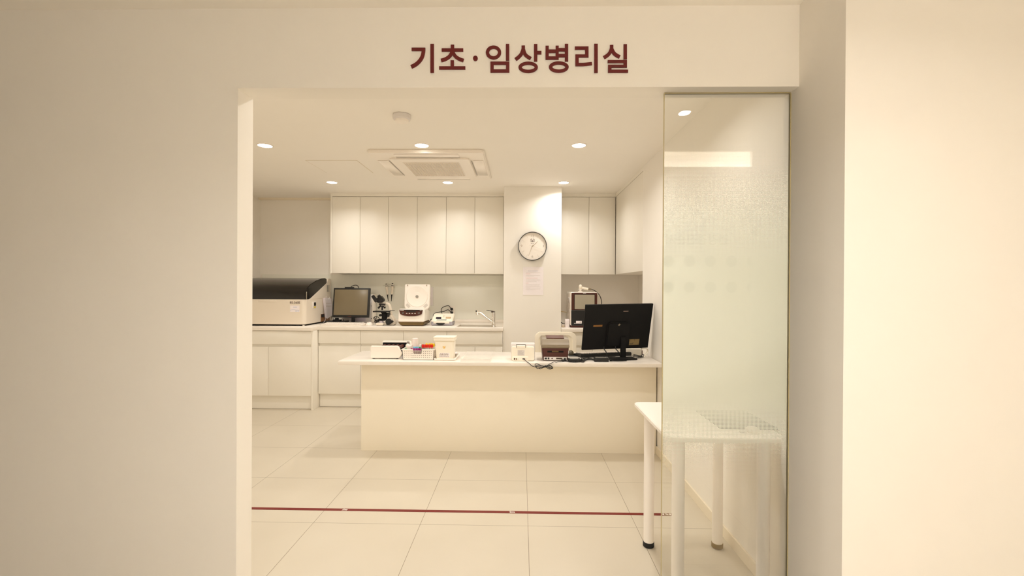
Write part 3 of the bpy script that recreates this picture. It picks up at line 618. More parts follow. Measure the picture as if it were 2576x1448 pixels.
# computer
a, b = at(862, 740, Y=5.60), at(937, 811, Y=5.60)
t = thing('desktop_computer', 'white desktop computer case standing behind the lab monitor', 'computer', ((a.x+b.x)/2, 5.66, CZ))
m = MB(); m.box(a.x, b.x-.02, 5.60, 5.74, CZ, a.z, .004); mesh_obj('case', m, LGREY, t)
m = MB(); m.box(b.x-.02, b.x, 5.598, 5.742, CZ, a.z+.001, .004); fr = mesh_obj('front_bezel', m, WHITE, t)
for py in (769, 801):
    v = at(934.3, py, Y=5.598); m = MB(); m.box(v.x-.004, v.x+.004, 5.5955, 5.599, v.z-.006, v.z+.006, .001); mesh_obj('button', m, MGREY if py < 780 else INKD, fr)
m = MB(); m.box(a.x+.09, b.x-.085, 5.598, 5.601, CZ+.015, CZ+.09, .001); mesh_obj('side_recess', m, PINK, t)
# black box and cables under the monitor
a, b = at(822, 806, Y=5.46), at(862, 813, Y=5.36)
t = thing('network_box', 'flat black box with tangled cables under the lab monitor', 'network box', ((a.x+b.x)/2, 5.42, CZ))
m = MB(); m.box(a.x, b.x, 5.39, 5.56, CZ, CZ+.026, .004); mesh_obj('housing', m, BLACK, t)
m = MB(); m.box(X(845, 5.45), X(852, 5.45), 5.42, 5.46, CZ+.024, CZ+.065, .004).box(X(841, 5.45), X(860, 5.45), 5.40, 5.45, CZ+.024, CZ+.046, .003); mesh_obj('plug', m, BLKM, t)
for pts in ([(838, 801), (842, 804), (848, 806)], [(861, 801), (857, 806), (850, 807)], [(862, 802), (865, 806.5), (858, 808)], [(858, 809), (862, 811), (864, 813.5)]):
    m = MB(); P = [at(px, py, Y=5.44+.01*k) for k, (px, py) in enumerate(pts)]; m.tube([(p.x, p.y, max(p.z, CZ+.003)) for p in P], .0032); mesh_obj('cable', m, BLACK, t)
# ---- keyboard and mouse
t = thing('keyboard', 'white slim keyboard in front of the lab monitor', 'keyboard', (X(860, 5.2), 5.17, CZ))
k0, k1 = X(807.5, 5.09, 821), X(909, 5.09, 821)
m = MB(); m.prism([(5.075, CZ), (5.24, CZ), (5.24, CZ+.026), (5.075, CZ+.012)], 'x', k0, k1, .003); kb = mesh_obj('case', m, WHITE, t)
m = MB()
for r_ in range(5):
    for k in range(18):
        xx = k0+.012+(k1-k0-.024)*(k+.5)/18; yy = 5.09+.029*r_+.008; zz = CZ+.0135+.014*(yy-5.075)/.165
        m.box(xx-.0095, xx+.0095, yy-.011, yy+.011, zz-.001, zz+.005, .0015, 1)
mesh_obj('keycap_pattern', m, WGLOSS, t)
v = at(929, 817.5, Y=5.22)
t = thing('computer_mouse', 'white mouse beside the white keyboard', 'mouse', (v.x, 5.22, CZ))
m = MB(); m.ball((v.x, 5.22, CZ+.004), .040, .052, .034, 24); bmesh.ops.bisect_plane(m.bm, geom=m.bm.verts[:]+m.bm.edges[:]+m.bm.faces[:], plane_co=(0, 0, CZ+.0005), plane_no=(0, 0, 1), clear_inner=True); mesh_obj('shell', m, WHITE, t)
m = MB(); m.cyl((v.x-.003, 5.19, CZ+.033), (v.x+.003, 5.19, CZ+.033), .006, n=14); mesh_obj('wheel', m, LGREY, t)
# ---- microscope (upright, turned a little to the right)
MS = 5.26
def q(x, y): return XZ(930+x/14.475, 730+y/14.475, MS)
def qz(y): return q(400, y)[1]
def qx(x): return q(x, 800)[0]
t = thing('microscope', 'binocular microscope with black eyepieces beside the lab monitor', 'microscope', (qx(600), MS, CZ))
m = MB(); m.box(qx(308), qx(560), MS-.08, MS+.06, CZ+.004, qz(1165), .004); m.prism([(q(555, 1290)[0], CZ+.004), (q(925, 1255)[0], CZ+.004)]+[q(*p) for p in ((935, 1210), (880, 1010), (800, 900), (690, 900), (600, 1110), (555, 1165))], 'y', MS-.03, MS+.06, .004); mesh_obj('foot_base', m, CREAM, t)
m = MB()
for x in (335, 530, 900): m.box(qx(x)-.008, qx(x)+.008, MS-.06 if x < 600 else MS-.02, MS-.03 if x < 600 else MS+.01, CZ, CZ+.006)
mesh_obj('rubber_foot', m, FOOTB, t)
m = MB(); m.prism([q(*p) for p in ((690, 900), (800, 900), (770, 680), (735, 540), (680, 465), (600, 435), (340, 445), (340, 490), (580, 500), (635, 530), (680, 600), (705, 720))], 'y', MS+.0, MS+.05, .005); mesh_obj('arm', m, CREAM, t)
m = MB(); m.box(qx(180), qx(750), MS-.07, MS+.03, qz(785), qz(740), .003); st = mesh_obj('stage', m, BLACK, t)
m = MB(); m.box(qx(740), qx(915), MS-.01, MS, qz(740), qz(722), .001); mesh_obj('slide_holder', m, BLACK, st)
m = MB(); m.cyl((qx(520), MS-.01, qz(830)), (qx(520), MS-.01, qz(785)), .030, n=24).prism([q(*p) for p in ((470, 820), (660, 820), (665, 1000), (630, 1080), (560, 1100), (340, 1095), (330, 1040), (470, 1030))], 'y', MS-.04, MS+.03, .004); mesh_obj('condenser', m, BLKM, t)
m = MB(); m.cyl((qx(410), MS-.03, qz(900)), (qx(410), MS-.006, qz(900)), .014, n=20).cyl((qx(310), MS-.05, qz(1110)), (qx(310), MS-.01, qz(1100)), .017, n=20); mesh_obj('adjustment_knob', m, BLACK, t)
m = MB(); m.lathe([(.0, 0), (.034, 0), (.034, .02), (.024, .024), (.024, .05), (.0, .05)], (qx(760), MS-.082, qz(1120)), 'y', n=28).cyl((qx(860), MS-.07, qz(1120)), (qx(860), MS-.03, qz(1120)), .013, n=20); mesh_obj('focus_knob', m, BLACK, t)
m = MB(); m.box(qx(680), qx(752), MS-.05, MS-.0, qz(955), qz(810), .004); mesh_obj('stage_knob', m, BLACK, t)
m = MB(); m.lathe([(0, 0), (.036, 0), (.038, .006), (.036, .014), (0, .014)], (qx(460), MS-.01, qz(530)), 'z', n=28, M=RT((qx(460), MS-.01, qz(530)), 'Y', .08)); nose = mesh_obj('nosepiece', m, BLACK, t)
for (x0, y0), (x1, y1), dy in (((430, 540), (335, 650), -.02), ((485, 560), (485, 705), -.025), ((530, 550), (555, 650), .01)):
    a, b = q(x0, y0), q(x1, y1); m = MB(); m.cyl((a[0], MS-.01+dy*.4, a[1]), (b[0], MS-.01+dy, b[1]), .012, .0095, n=18); ob = mesh_obj('objective', m, BLACK, nose)
a = q(545, 545); m = MB(); m.cyl((a[0]-.006, MS-.035, a[1]), (a[0]+.006, MS-.02, a[1]-.012), .007, n=16); mesh_obj('bright_collar', m, CHROME, nose)
m = MB(); m.prism([q(*p) for p in ((280, 425), (360, 448), (480, 440), (560, 350), (430, 190), (340, 240), (250, 330), (230, 370))], 'y', MS-.045, MS+.03, .008); head = mesh_obj('binocular_head', m, BLACK, t)
for (x0, y0), (x1, y1), dy in (((290, 400), (175, 185), -.02), ((450, 330), (370, 180), .0)):
    a, b = q(x0, y0), q(x1, y1); m = MB(); m.cyl((a[0], MS-.02+dy, a[1]), (b[0], MS-.05+dy, b[1]), .021, .0185, n=22, b=.003); ep = mesh_obj('eyepiece', m, BLACK, head)
m = MB(); m.lathe([(0, 0), (.026, 0), (.026, .012), (0, .012)], (qx(450), MS-.02, qz(1165)), n=24).lathe([(0, .012), (.018, .012), (.018, .02), (0, .02)], (qx(450), MS-.02, qz(1165)), n=24); mesh_obj('light_port', m, PINK, t)
m = MB(); m.box(qx(645), qx(680), MS-.034, MS-.028, qz(1245), qz(1205), .001); mesh_obj('power_switch', m, BLACK, t)
m = MB(); P = [(330, 1040), (280, 990), (210, 965), (150, 970), (140, 1020), (190, 1060), (170, 1120), (220, 1170), (160, 1190), (150, 1120), (200, 1030), (180, 960), (110, 1010), (130, 1060), (210, 1160)]
m.tube([(q(*p)[0], MS+.03+.006*(k % 3), max(q(*p)[1], CZ+.004)) for k, p in enumerate(P)], .0035); mesh_obj('power_cord', m, BLACK, t)
# ---- pipettes on a clear holder
WY = 5.767
a, b = at(964.5, 717, Y=WY-.03), at(998.5, 717, Y=WY-.03)
t = thing('pipette_holder', 'clear acrylic pipette rack fixed to the splashback', 'pipette holder', ((a.x+b.x)/2, WY, a.z))
m = MB(); m.box(a.x, b.x, WY-.05, WY-.0005, a.z-.006, a.z+.002, .002).box((a.x+b.x)/2-.05, (a.x+b.x)/2+.05, WY-.006, WY-.0005, a.z-.03, a.z+.02, .002); mesh_obj('bracket', m, CLEAR, t)
for k, (xa, xb, ya, yb, lab) in enumerate(((971.5, 976.8, 713, 757.5, 'beige pipette with black tip hanging nearest the microscope'), (987.5, 984.5, 712, 757.5, 'beige pipette with black tip hanging nearest the centrifuge lid'))):
    T = at(xa, ya, Y=WY-.045); B = at(xb, yb, Y=WY-.045); d = B-T; f = lambda u: tuple(T+d*u)
    t = thing('pipette', lab, 'pipette', f(1), 'pipettes on the clear holder')
    m = MB(); m.cyl(f(.0), f(.05), .0095, n=16).cyl(f(.045), f(.09), .007, n=16); mesh_obj('plunger', m, BLACK, t)
    m = MB(); m.cyl(f(.06), f(.12), .012, .013, n=16, b=.002); mesh_obj('collar', m, WHITE, t)
    m = MB(); m.cyl(f(.10), f(.17), .0125, n=18, b=.002); mesh_obj('grip', m, BLACK, t)
    m = MB(); m.cyl(f(.15), f(.63), .0145, .011, n=20, b=.002); mesh_obj('body', m, CREAM, t)
    m = MB(); m.cyl(f(.62), f(.66), .011, .0085, n=16).cyl(f(.66), f(1.), .0075, .003, n=14); mesh_obj('tip', m, BLACK, t)
# ---- paper on the splashback behind the centrifuge
a, b = at(1040, 722, Y=WY), at(1088.7, 768, Y=WY)
t = thing('posted_sheet', 'white sheet on the splashback partly behind the open centrifuge lid', 'paper', ((a.x+b.x)/2, WY, b.z))
m = MB(); m.box(a.x, b.x, WY-.0012, WY-.0002, b.z, a.z); mesh_obj('sheet', m, PAPER, t)
m = MB(); m.box(a.x+.005, b.x+.012, WY-.0026, WY-.0016, b.z-.006, a.z+.006); mesh_obj('sleeve', m, mat('clear pocket', (240, 240, 245), .15, alpha=.12), t)
# ---- centrifuge
CY0 = 5.13
x0, x1 = X(1001.5, CY0, 800), X(1067, CY0, 800)
zt, zm, zbm = Zh(776.5, CY0, 1035), Zh(809.5, CY0, 1035), CZ
t = thing('centrifuge', 'white and olive benchtop centrifuge with its lid standing open', 'centrifuge', ((x0+x1)/2, 5.28, CZ))
cy1 = 5.44
m = MB(); m.prism([(x0+.03, CZ+.006), (x1-.015, CZ+.006), (x1+.004, zm), (x0-.004, zm)], 'y', CY0+.004, cy1, .006); mesh_obj('base', m, OLIVE, t)
m = MB(); m.box(x0+.04, x1-.03, CY0+.03, cy1-.03, CZ, CZ+.01); mesh_obj('rubber_foot', m, FOOTB, t)
m = MB(); m.prism([(CY0, zm), (cy1, zm), (cy1, zt-.03), (CY0+.16, zt-.004), (CY0+.02, zt)], 'x', x0, x1, .010, seg=3); mesh_obj('body', m, WGLOSS, t)
px0, px1 = X(1004.5, CY0, 790), X(1063, CY0, 790)
m = MB(); cpx = (px0+px1)/2; hw = (px1-px0)/2; pz = Zh(778.5, CY0, 1035); pzb = Zh(794, CY0, 1035)
out = [(px0, pz), (px0+.002, pz-.022)]+[(cpx-hw*.94*math.cos(a), pzb+.03-.03*math.sin(a)-.003) for a in [math.pi*k/14 for k in range(15)]]+[(px1-.002, pz-.022), (px1, pz)]
m.prism(out[::-1], 'y', CY0-.003, CY0+.004, .001); cp = mesh_obj('control_panel', m, BROWN, t)
m = MB()
for u, rr_ in ((.16, .010), (.84, .010)): m.lathe([(rr_, 0), (rr_, -.0008), (rr_-.002, -.0008), (rr_-.002, 0)], (px0+2*hw*u, CY0-.003, pz-.035), 'y', n=24)
for u in (.32, .44, .56, .68): m.box(px0+2*hw*u-.008, px0+2*hw*u+.008, CY0-.0038, CY0-.003, pz-.045, pz-.037, .0003)
mesh_obj('button', m, INKG, cp)
m = MB(); m.box(px0+.01, px1-.006, CY0-.0038, CY0-.003, pz-.012, pz-.004).box(px0+.075, px1-.075, CY0-.0036, CY0-.003, pz-.028, pz-.016); mesh_obj('display', m, BLACK, cp)
m = MB(); m.dash(px0+.012, px0+.05, pz-.008, .006, CY0-.004).dash(px1-.03, px1-.008, pz-.008, .004, CY0-.004); mesh_obj('lettering', m, PRINT, cp, smooth=False)
LY = 5.43
lx0, lx1 = X(1017.3, LY, 745), X(1080.5, LY, 745); lz0, lz1 = Zh(778, LY, 1048), Zh(714.5, LY, 1048); lcx = (lx0+lx1)/2
t2 = RT((lcx, LY, lz0), 'X', -math.radians(6))
m = MB(); m.prism(rr(lx0, lx1, lz0, lz1, .05, 8, (1, 1, 0, 0)), 'y', LY-.008, LY+.045, .006, M=t2); lid = mesh_obj('lid', m, WGLOSS, t)
lzc = lz0+(lz1-lz0)*.52; Rl = (lx1-lx0)*.43
m = MB(); m.lathe([(Rl, -.009), (Rl-.004, -.0125), (Rl-.012, -.0125), (Rl*.82, -.0095), (0, -.0085)], (lcx, LY, lzc), 'y', n=48, M=t2); mesh_obj('lid_dish', m, WHITE, lid)
m = MB(); m.lathe([(.017, -.009), (.017, -.015), (.013, -.016), (0, -.016)], (lcx, LY, lzc-.003), 'y', n=24, M=t2); mesh_obj('port', m, MGREY, lid)
for s_ in (-1, 1):
    m = MB()
    for k in range(4): m.box(-.026, .026, LY-.0095, LY-.0085, -.0012, .0012, M=t2 @ Matrix.Translation((lcx+s_*(.094+.0058*k), 0, lz0+.052-.0058*k)) @ Matrix.Rotation(-s_*.78, 4, 'Y') @ Matrix.Translation((0, 0, 0)))
    mesh_obj('vent', m, MGREY, lid, smooth=False)
m = MB(); m.box(lcx-.045, lcx+.045, LY-.02, LY-.004, lz0-.002, lz0+.01, .002, M=t2); mesh_obj('hinge', m, PINK, lid)
m = MB(); m.box(lx0+.03, lx0+.036, LY-.013, LY-.008, lz1-.02, lz1-.005, M=t2).box(lx1-.04, lx1-.034, LY-.013, LY-.008, lz1-.02, lz1-.005, M=t2); mesh_obj('latch', m, OLIVE, lid)
# ---- small analyser
UYf = 5.24
x0, x1 = X(1084, UYf, 810), X(1138, UYf, 810)
t = thing('strip_analyser', 'small off-white strip analyser with grey base and black handle', 'lab analyser', ((x0+x1)/2, 5.32, CZ))
zz = lambda py: Zh(py, UYf, 1110)
m = MB(); m.prism(rr(x0, x1, UYf, UYf+.2, .012), 'z', CZ+.004, zz(809), .003); mesh_obj('base', m, GREY, t)
m = MB(); m.box(x0+.01, x1-.01, UYf+.01, UYf+.19, CZ, CZ+.005); mesh_obj('rubber_foot', m, FOOTB, t)
m = MB(); m.prism([(UYf-.002, zz(809.5)), (UYf+.19, zz(809.5)), (UYf+.19, zz(790)), (UYf+.13, zz(796)), (UYf+.02, zz(805.5))], 'x', x0+.001, x1-.001, .006); mesh_obj('body', m, IVORY, t)
m = MB(); m.box(x0+.028, x1-.035, UYf-.006, UYf+.01, zz(813.2), zz(806), .003); mesh_obj('front_flap', m, IVORY, t)
hx0, hx1 = X(1097.5, UYf, 813), X(1119.5, UYf, 813)
m = MB(); m.prism([(hx0, zz(812)), (hx1, zz(812)), (hx1-.006, zz(815)), (hx1-.03, zz(816.6)), (hx0+.03, zz(816.6)), (hx0+.006, zz(815))][::-1], 'y', UYf-.018, UYf-.004, .002); mesh_obj('handle', m, BLACK, t)
def tilt(x0, x1, py0, py1, y, name, mm, th=.02, par=None):
    a, b = at(x0, py1, Y=y), at(x1, py0, Y=y+.02); mm_ = MB(); mm_.prism([(y-.002, a.z), (y+.02, b.z), (y+.026, b.z-.004), (y+.026, a.z-.006), (y+.004, a.z-.006)], 'x', a.x, b.x, .001); return mesh_obj(name, mm_, mm, par or t)
m = MB(); a = at(1095, 802, Y=UYf+.06); b = at(1117, 792.5, Y=UYf+.1); m.prism([(UYf+.05, a.z-.012), (UYf+.07, b.z+.004), (UYf+.13, b.z+.004), (UYf+.13, a.z-.012)], 'x', a.x-.012, b.x-.002, .004); mesh_obj('display_housing', m, IVORY, t)
tilt(1096.5, 1110.5, 795, 800.8, UYf+.05, 'display', SCRB); tilt(1121, 1134, 796.5, 801, UYf+.06, 'printer_slot', mat('tan slot', (196, 170, 136), .5))
tilt(1098, 1123.5, 802.4, 804.8, UYf+.018, 'keypad', mat('blue grey keypad', (170, 176, 172), .5, noise=.25, nscale=110))
# ---- wall socket with two plugs
a, b = at(1129, 769, Y=WY), at(1144, 794, Y=WY)
t = thing('wall_socket', 'white double wall socket on the splashback above the strip analyser', 'wall socket', ((a.x+b.x)/2, WY, b.z))
m = MB(); m.box(a.x, b.x, WY-.009, WY-.0004, b.z, a.z, .003); mesh_obj('plate', m, WHITE, t)
for k, (py, lab, pts) in enumerate(((777, 'upper black plug in the wall socket with its looping cord', [(1133.5, 774.5), (1130, 769.5), (1126, 768.5), (1117, 771), (1110.5, 776), (1110, 782), (1112, 788), (1115, 794), (1117, 798.5)]),
                                   (786, 'lower black plug in the wall socket with cord to centrifuge', [(1133.5, 784), (1129, 779.5), (1125, 779), (1116, 783), (1104, 784.5), (1095, 787), (1090.5, 791), (1090, 797), (1089, 801), (1084, 803), (1081.5, 807), (1079, 811)]))):
    c_ = at(1136.5, py, Y=WY-.03)
    t = thing('power_plug', lab, 'plug', (c_.x, WY-.012, c_.z), 'black plugs in the wall socket')
    m = MB(); m.lathe([(0, -.0095), (.013, -.0095), (.0165, -.02), (.017, -.04), (.014, -.045), (0, -.046)], (c_.x, WY, c_.z), 'y', n=24); mesh_obj('plug_body', m, BLACK, t)
    P = [at(px, p_, Y=WY-.03-(.0 if i < 3 else .02*(i-2)*(1.6 if k else 1.5))) for i, (px, p_) in enumerate(pts)]
    m = MB(); m.tube([tuple(c_+Vector((-.006, -.008, .004)))]+[tuple(p) for p in P], [.0075]*5+[.0042]*80, n=8); mesh_obj('cord', m, BLACK, t)
# ---- tap
fx = at(1241, 822.6, Z=CZ); TYY = fx.y+.03
F = lambda px, py: (lambda v: (v.x, TYY, v.z))(at(px, py, Y=TYY))
t = thing('kitchen_tap', 'chrome lever tap with pull-out spray head beside the sink', 'tap', (F(1242, 820)[0], TYY, CZ))
bx = F(1242, 800)[0]
m = MB(); m.lathe([(.026, CZ), (.026, CZ+.006), (.022, CZ+.012), (.02, F(1242, 806)[2]), (.021, F(1242, 790)[2]), (.02, F(1242, 785)[2]), (0, F(1242, 784.5)[2])], (bx, TYY, 0), n=32); mesh_obj('body', m, CHROME, t)
m = MB(); a, b = Vector(F(1240, 810)), Vector(F(1206, 785.5)); m.cyl(a, a.lerp(b, .35), .016, .0145, n=22).cyl(a.lerp(b, .36), b, .0145, .013, n=22); mesh_obj('spout', m, CHROME, t)
m = MB(); a, b = Vector(F(1199.5, 782.3)), Vector(F(1202, 792)); m.cyl(a, b, .017, .02, n=24, b=.003).cyl(Vector(F(1208, 787)), Vector(F(1199, 784)), .014, .017, n=20); sp = mesh_obj('spray_head', m, CHROME, t)
m = MB(); a = Vector(F(1198.6, 782.6)); m.cyl(a+Vector((0, -.022, .004)), a+Vector((0, -.01, .0)), .008, n=16); mesh_obj('spray_button', m, BLACK, sp)
m = MB(); m.prism([F(*p)[::2] for p in ((1245.5, 786), (1246, 782.5), (1240, 781.2), (1223.5, 779), (1222.8, 779.8), (1236, 783.2), (1236.5, 786))], 'y', TYY-.014, TYY+.014, .002); mesh_obj('lever', m, CHROME, t)
# ================================================================ in the niche
NF = 5.10
x0, x1 = X(1434.5, NF, 780), X(1504, NF, 780); z0, z1 = CZ, Zh(734.5, NF, 1470)
t = thing('blood_analyser', 'upright white analyser with dark front and grey screen in the niche', 'lab analyser', ((x0+x1)/2, 5.3, CZ))
m = MB(); m.box(x0+.004, x1-.006, NF+.01, NF+.4, CZ, CZ+.02, .003); mesh_obj('base_plinth', m, BROWN, t)
m = MB(); m.box(x0, x1, NF, NF+.42, CZ+.02, z1, .016, 3); mesh_obj('housing', m, WGLOSS, t)
zq = lambda py: Zh(py, NF, 1470); xq = lambda px: X(px, NF, 780)
m = MB(); m.prism(rr(xq(1437.3), xq(1502.2), zq(779.5), zq(736), .008, 4, (0, 0, 1, 1)), 'y', NF-.004, NF+.002, .001); ufr = mesh_obj('upper_fascia', m, BROWN, t)
m = MB(); m.prism(rr(xq(1437), xq(1502.4), zq(818.2), zq(780), .008, 4, (1, 1, 0, 0)), 'y', NF-.006, NF+.002, .001); lfr = mesh_obj('lower_door', m, BLACK, t)
m = MB(); m.box(xq(1444.3), xq(1496.2), NF-.0052, NF-.0036, zq(777.9), zq(739.9)); mesh_obj('screen_frame', m, BLKM, ufr)
m = MB(); m.box(xq(1445.5), xq(1495.3), NF-.0064, NF-.005, zq(777.2), zq(740.8)); mesh_obj('touch_screen', m, SCRG, ufr)
m = MB(); m.box(xq(1466), xq(1474), NF-.0046, NF-.0038, zq(738), zq(737)).dash(xq(1444), xq(1449), zq(812.7), .006, NF-.006); mesh_obj('lettering', m, PRINT, ufr, smooth=False)
m = MB(); m.box(xq(1449), xq(1463.5), NF-.0072, NF-.0058, zq(813.3), zq(806.7)); stk = mesh_obj('sticker', m, PAPER, lfr)
m = MB(); m.box(xq(1457), xq(1458.3), NF-.0078, NF-.007, zq(811), zq(809)).box(xq(1459.5), xq(1462), NF-.0078, NF-.007, zq(811.5), zq(808)); mesh_obj('print', m, INKG, stk, smooth=False)
m = MB(); m.box(x0-.004, x0+.002, NF+.08, NF+.16, zq(784.5), zq(779), .001).box(x0-.008, x0+.002, NF+.03, NF+.2, zq(762), zq(748), .005); mesh_obj('side_door', m, LGREY, t)
# barcode scanner on top
SY = NF+.12; z1 += .001; G = lambda px, py: (lambda v: Vector((v.x, SY, v.z)))(at(px, py, Y=SY))
zs = z1
t = thing('barcode_scanner', 'white handheld barcode scanner lying on the niche analyser', 'scanner', (G(1470, 728).x, SY, zs))
m = MB(); m.lathe([(.0, 0), (.026, 0), (.028, .006), (.012, .012), (.011, .024), (.022, .03), (.02, .034), (.0, .034)], (G(1460, 728).x, SY, zs), n=28); mesh_obj('cradle', m, WHITE, t)
m = MB(); m.ball(tuple(G(1460.3, 721)), .019, .028, .026, 24).cyl(G(1461, 723), G(1466, 724), .017, .013, n=20); mesh_obj('scan_head', m, IVORY, t)
m = MB(); m.cyl(G(1464, 723.3), G(1480, 727), .012, .0145, n=22, b=.003); mesh_obj('grip', m, IVORY, t)
m = MB(); m.cyl(G(1479, 726.6), G(1487.5, 727.6), .0125, .010, n=18, b=.002); mesh_obj('strain_relief', m, GREYB, t)
m = MB(); P = [G(1487, 727.5), G(1494, 729.5), G(1502, 734), G(1510, 742), G(1515, 752), G(1517.5, 766), G(1517, 790)]; m.tube([tuple(p+Vector((0, .02*k, 0))) for k, p in enumerate(P)], .0042); mesh_obj('cable', m, BLACK, t)
# carton, jar and cords beside it
a, b = at(1422.3, 803, Y=5.12), at(1434, 823.5, Y=5.12)
t = thing('small_carton', 'small white carton standing left of the niche analyser', 'carton', ((a.x+b.x)/2-.002, 5.15, CZ))
m = MB(); m.box(a.x, x0-.006, 5.12, 5.19, CZ, a.z, .001); mesh_obj('box', m, PAPER, t)
m = MB(); sheet_lines(m, a.x+.006, x0-.01, CZ+.01, a.z-.02, 5.12, 4, .003, random.Random(5)); mesh_obj('lettering', m, mat('faint print', (205, 198, 194), .7), t, smooth=False)
v = at(1417.5, 823, Z=CZ)
t = thing('glass_vial', 'short clear jar by the pillar edge next to the small carton', 'jar', (v.x, v.y+.03, CZ))
m = MB(); m.lathe([(0, 0), (.019, 0), (.02, .004), (.02, .03), (.018, .034), (.018, .036), (.0, .036)], (v.x, v.y+.03, CZ), n=24); mesh_obj('glass', m, TUBEG, t)
m = MB(); m.lathe([(0, .002), (.016, .002), (.016, .018), (0, .018)], (v.x, v.y+.03, CZ), n=20); mesh_obj('contents', m, mat('tan grains', (196, 172, 120), .8, noise=.3, nscale=200), t)
m = MB(); P = [at(1410, 783, Y=5.70), at(1419, 784, Y=5.70), at(1429, 788, Y=5.70), at(1429.3, 803, Y=5.70), at(1429, 815, Y=5.70)]; m.tube([tuple(p) for p in P], .0045)
o = mesh_obj('beige_cable', m, BEIGEC, None, (P[4].x, 5.7, CZ)); tag(o, 'beige cable drooping on the niche wall left of the analyser', 'cable')
m = MB(); P = [at(1410, 809, Y=5.55), at(1414.5, 812.5, Y=5.55), at(1419, 813.6, Y=5.5), at(1424, 813, Y=5.45)]; m.tube([tuple(p) for p in P], .0045)
o = mesh_obj('black_cord', m, BLACK, None, (P[2].x, 5.5, CZ)); tag(o, 'short black cord above the clear jar in the niche', 'cord')
# ================================================================ office chair behind the desk
CHY = 4.62
x0, x1 = X(1345.5, CHY, 880), X(1450, CHY, 880); zt = Zh(833, CHY, 1395); cx = (x0+x1)/2
t = thing('office_chair', 'cream mesh office chair behind the front desk', 'chair', (cx, 4.5, 0))
out = rr(x0, x1, .50, zt-.012, .055, 7); out = [(px, pz+.014*(1-((px-cx)/(x1-cx))**2) if pz > .8 else pz) for px, pz in out]
inn = [(cx+(px-cx)*.80, .69+(pz-.69)*.80) for px, pz in out]
m = MB(); m.prism(out, 'y', CHY, CHY+.03, .006, holes=(inn,), seg=2); mesh_obj('back_frame', m, IVORY, t)
m = MB(); m.prism([(cx+(px-cx)*.82, .69+(pz-.69)*.82) for px, pz in out], 'y', CHY+.008, CHY+.016); mesh_obj('backrest', m, MESHM, t)
m = MB(); m.prism(rr(cx-.23, cx+.23, 4.22, 4.62, .07), 'z', .43, .49, .02, seg=3); mesh_obj('seat', m, MESHM, t)
m = MB(); m.box(cx-.03, cx+.03, 4.60, 4.665, .40, .62, .01).box(cx-.03, cx+.03, 4.40, 4.665, .39, .43, .008); mesh_obj('back_support', m, IVORY, t)
m = MB(); m.cyl((cx, 4.42, .1), (cx, 4.42, .43), .025, n=20); mesh_obj('gas_column', m, MGREY, t)
for k in range(5):
    a = 2*math.pi*k/5+.3; e = Vector((cx+.26*math.cos(a), 4.42+.26*math.sin(a), .075))
    m = MB(); m.cyl((cx, 4.42, .11), e, .022, .014, n=14); lg = mesh_obj('leg', m, IVORY, t)
    m = MB(); m.cyl(e+Vector((-.012, 0, -.045)), e+Vector((.012, 0, -.045)), .03, n=20).cyl(e+Vector((0, 0, -.03)), e, .006, n=10); mesh_obj('caster', m, MGREY, lg)
# ================================================================ on the front desk
def dy(px, py): return at(px, py, Z=DZ).y
# ---- tube roller: two white side cheeks with dark rollers between
Y0 = dy(970, 902.5); Y1 = Y0+.26
t = thing('tube_roller', 'white blood tube roller with dark rollers at the left of the desk', 'tube roller', (X(970, Y0, 885), Y0+.12, DZ))
def cheek(y, pts, th):
    m = MB(); m.prism([XZ(px, py, y) for px, py in pts], 'y', y, y+th, .005, seg=3); return m
z_ = at(970, 900.8, Y=Y0).z
ck = cheek(Y0, [(931.8, 900.8), (1003.5, 900.8), (1010.8, 890), (1001.2, 869.8), (931.8, 869.8)], .03); mesh_obj('end_cheek', ck, WHITE, t)
rx0, rx1 = X(961, Y1, 870), X(1033, Y1, 870); rzt = Zh(857.5, Y1, 990)
m = MB(); m.prism([(rx0, z_), (rx1-.05, z_), (rx1+.012, z_+.05), (rx1-.006, rzt), (rx0, rzt)], 'y', Y1, Y1+.05, .006, seg=3); rc_ = mesh_obj('end_cheek', m, WHITE, t)
m = MB(); m.box(rx0+.008, rx1-.034, Y1-.003, Y1+.002, z_+.02, rzt-.012); mesh_obj('dark_inner_panel', m, BLKM, rc_)
m = MB(); v = at(1027.5, 862, Y=Y1-.004); m.box(v.x-.012, v.x+.010, Y1-.008, Y1-.001, v.z-.014, v.z+.012, .002); mesh_obj('control_window', m, MGREY, rc_)
m = MB(); m.box(XZ(940, 890, Y0+.03)[0], XZ(1000, 890, Y0+.03)[0], Y0+.03, Y1, z_, z_+.045, .003); mesh_obj('tray_base', m, BLKM, t)
for k in range(5):
    xx = XZ(946+11.5*k, 880, Y0)[0]; m = MB(); m.cyl((xx, Y0+.028, z_+.068), (xx, Y1+.001, z_+.068), .014, n=18); mesh_obj('roller', m, BROWN, t)
for px in (939, 998):
    xx = XZ(px, 902, Y0)[0]
    m = MB(); m.cyl((xx, Y0+.015, DZ), (xx, Y0+.015, z_+.003), .0095, n=16); mesh_obj('rubber_foot', m, FOOTB, t)
    m = MB(); m.cyl((xx, Y1+.02, DZ), (xx, Y1+.02, z_+.003), .0095, n=16); mesh_obj('rubber_foot', m, FOOTB, t)
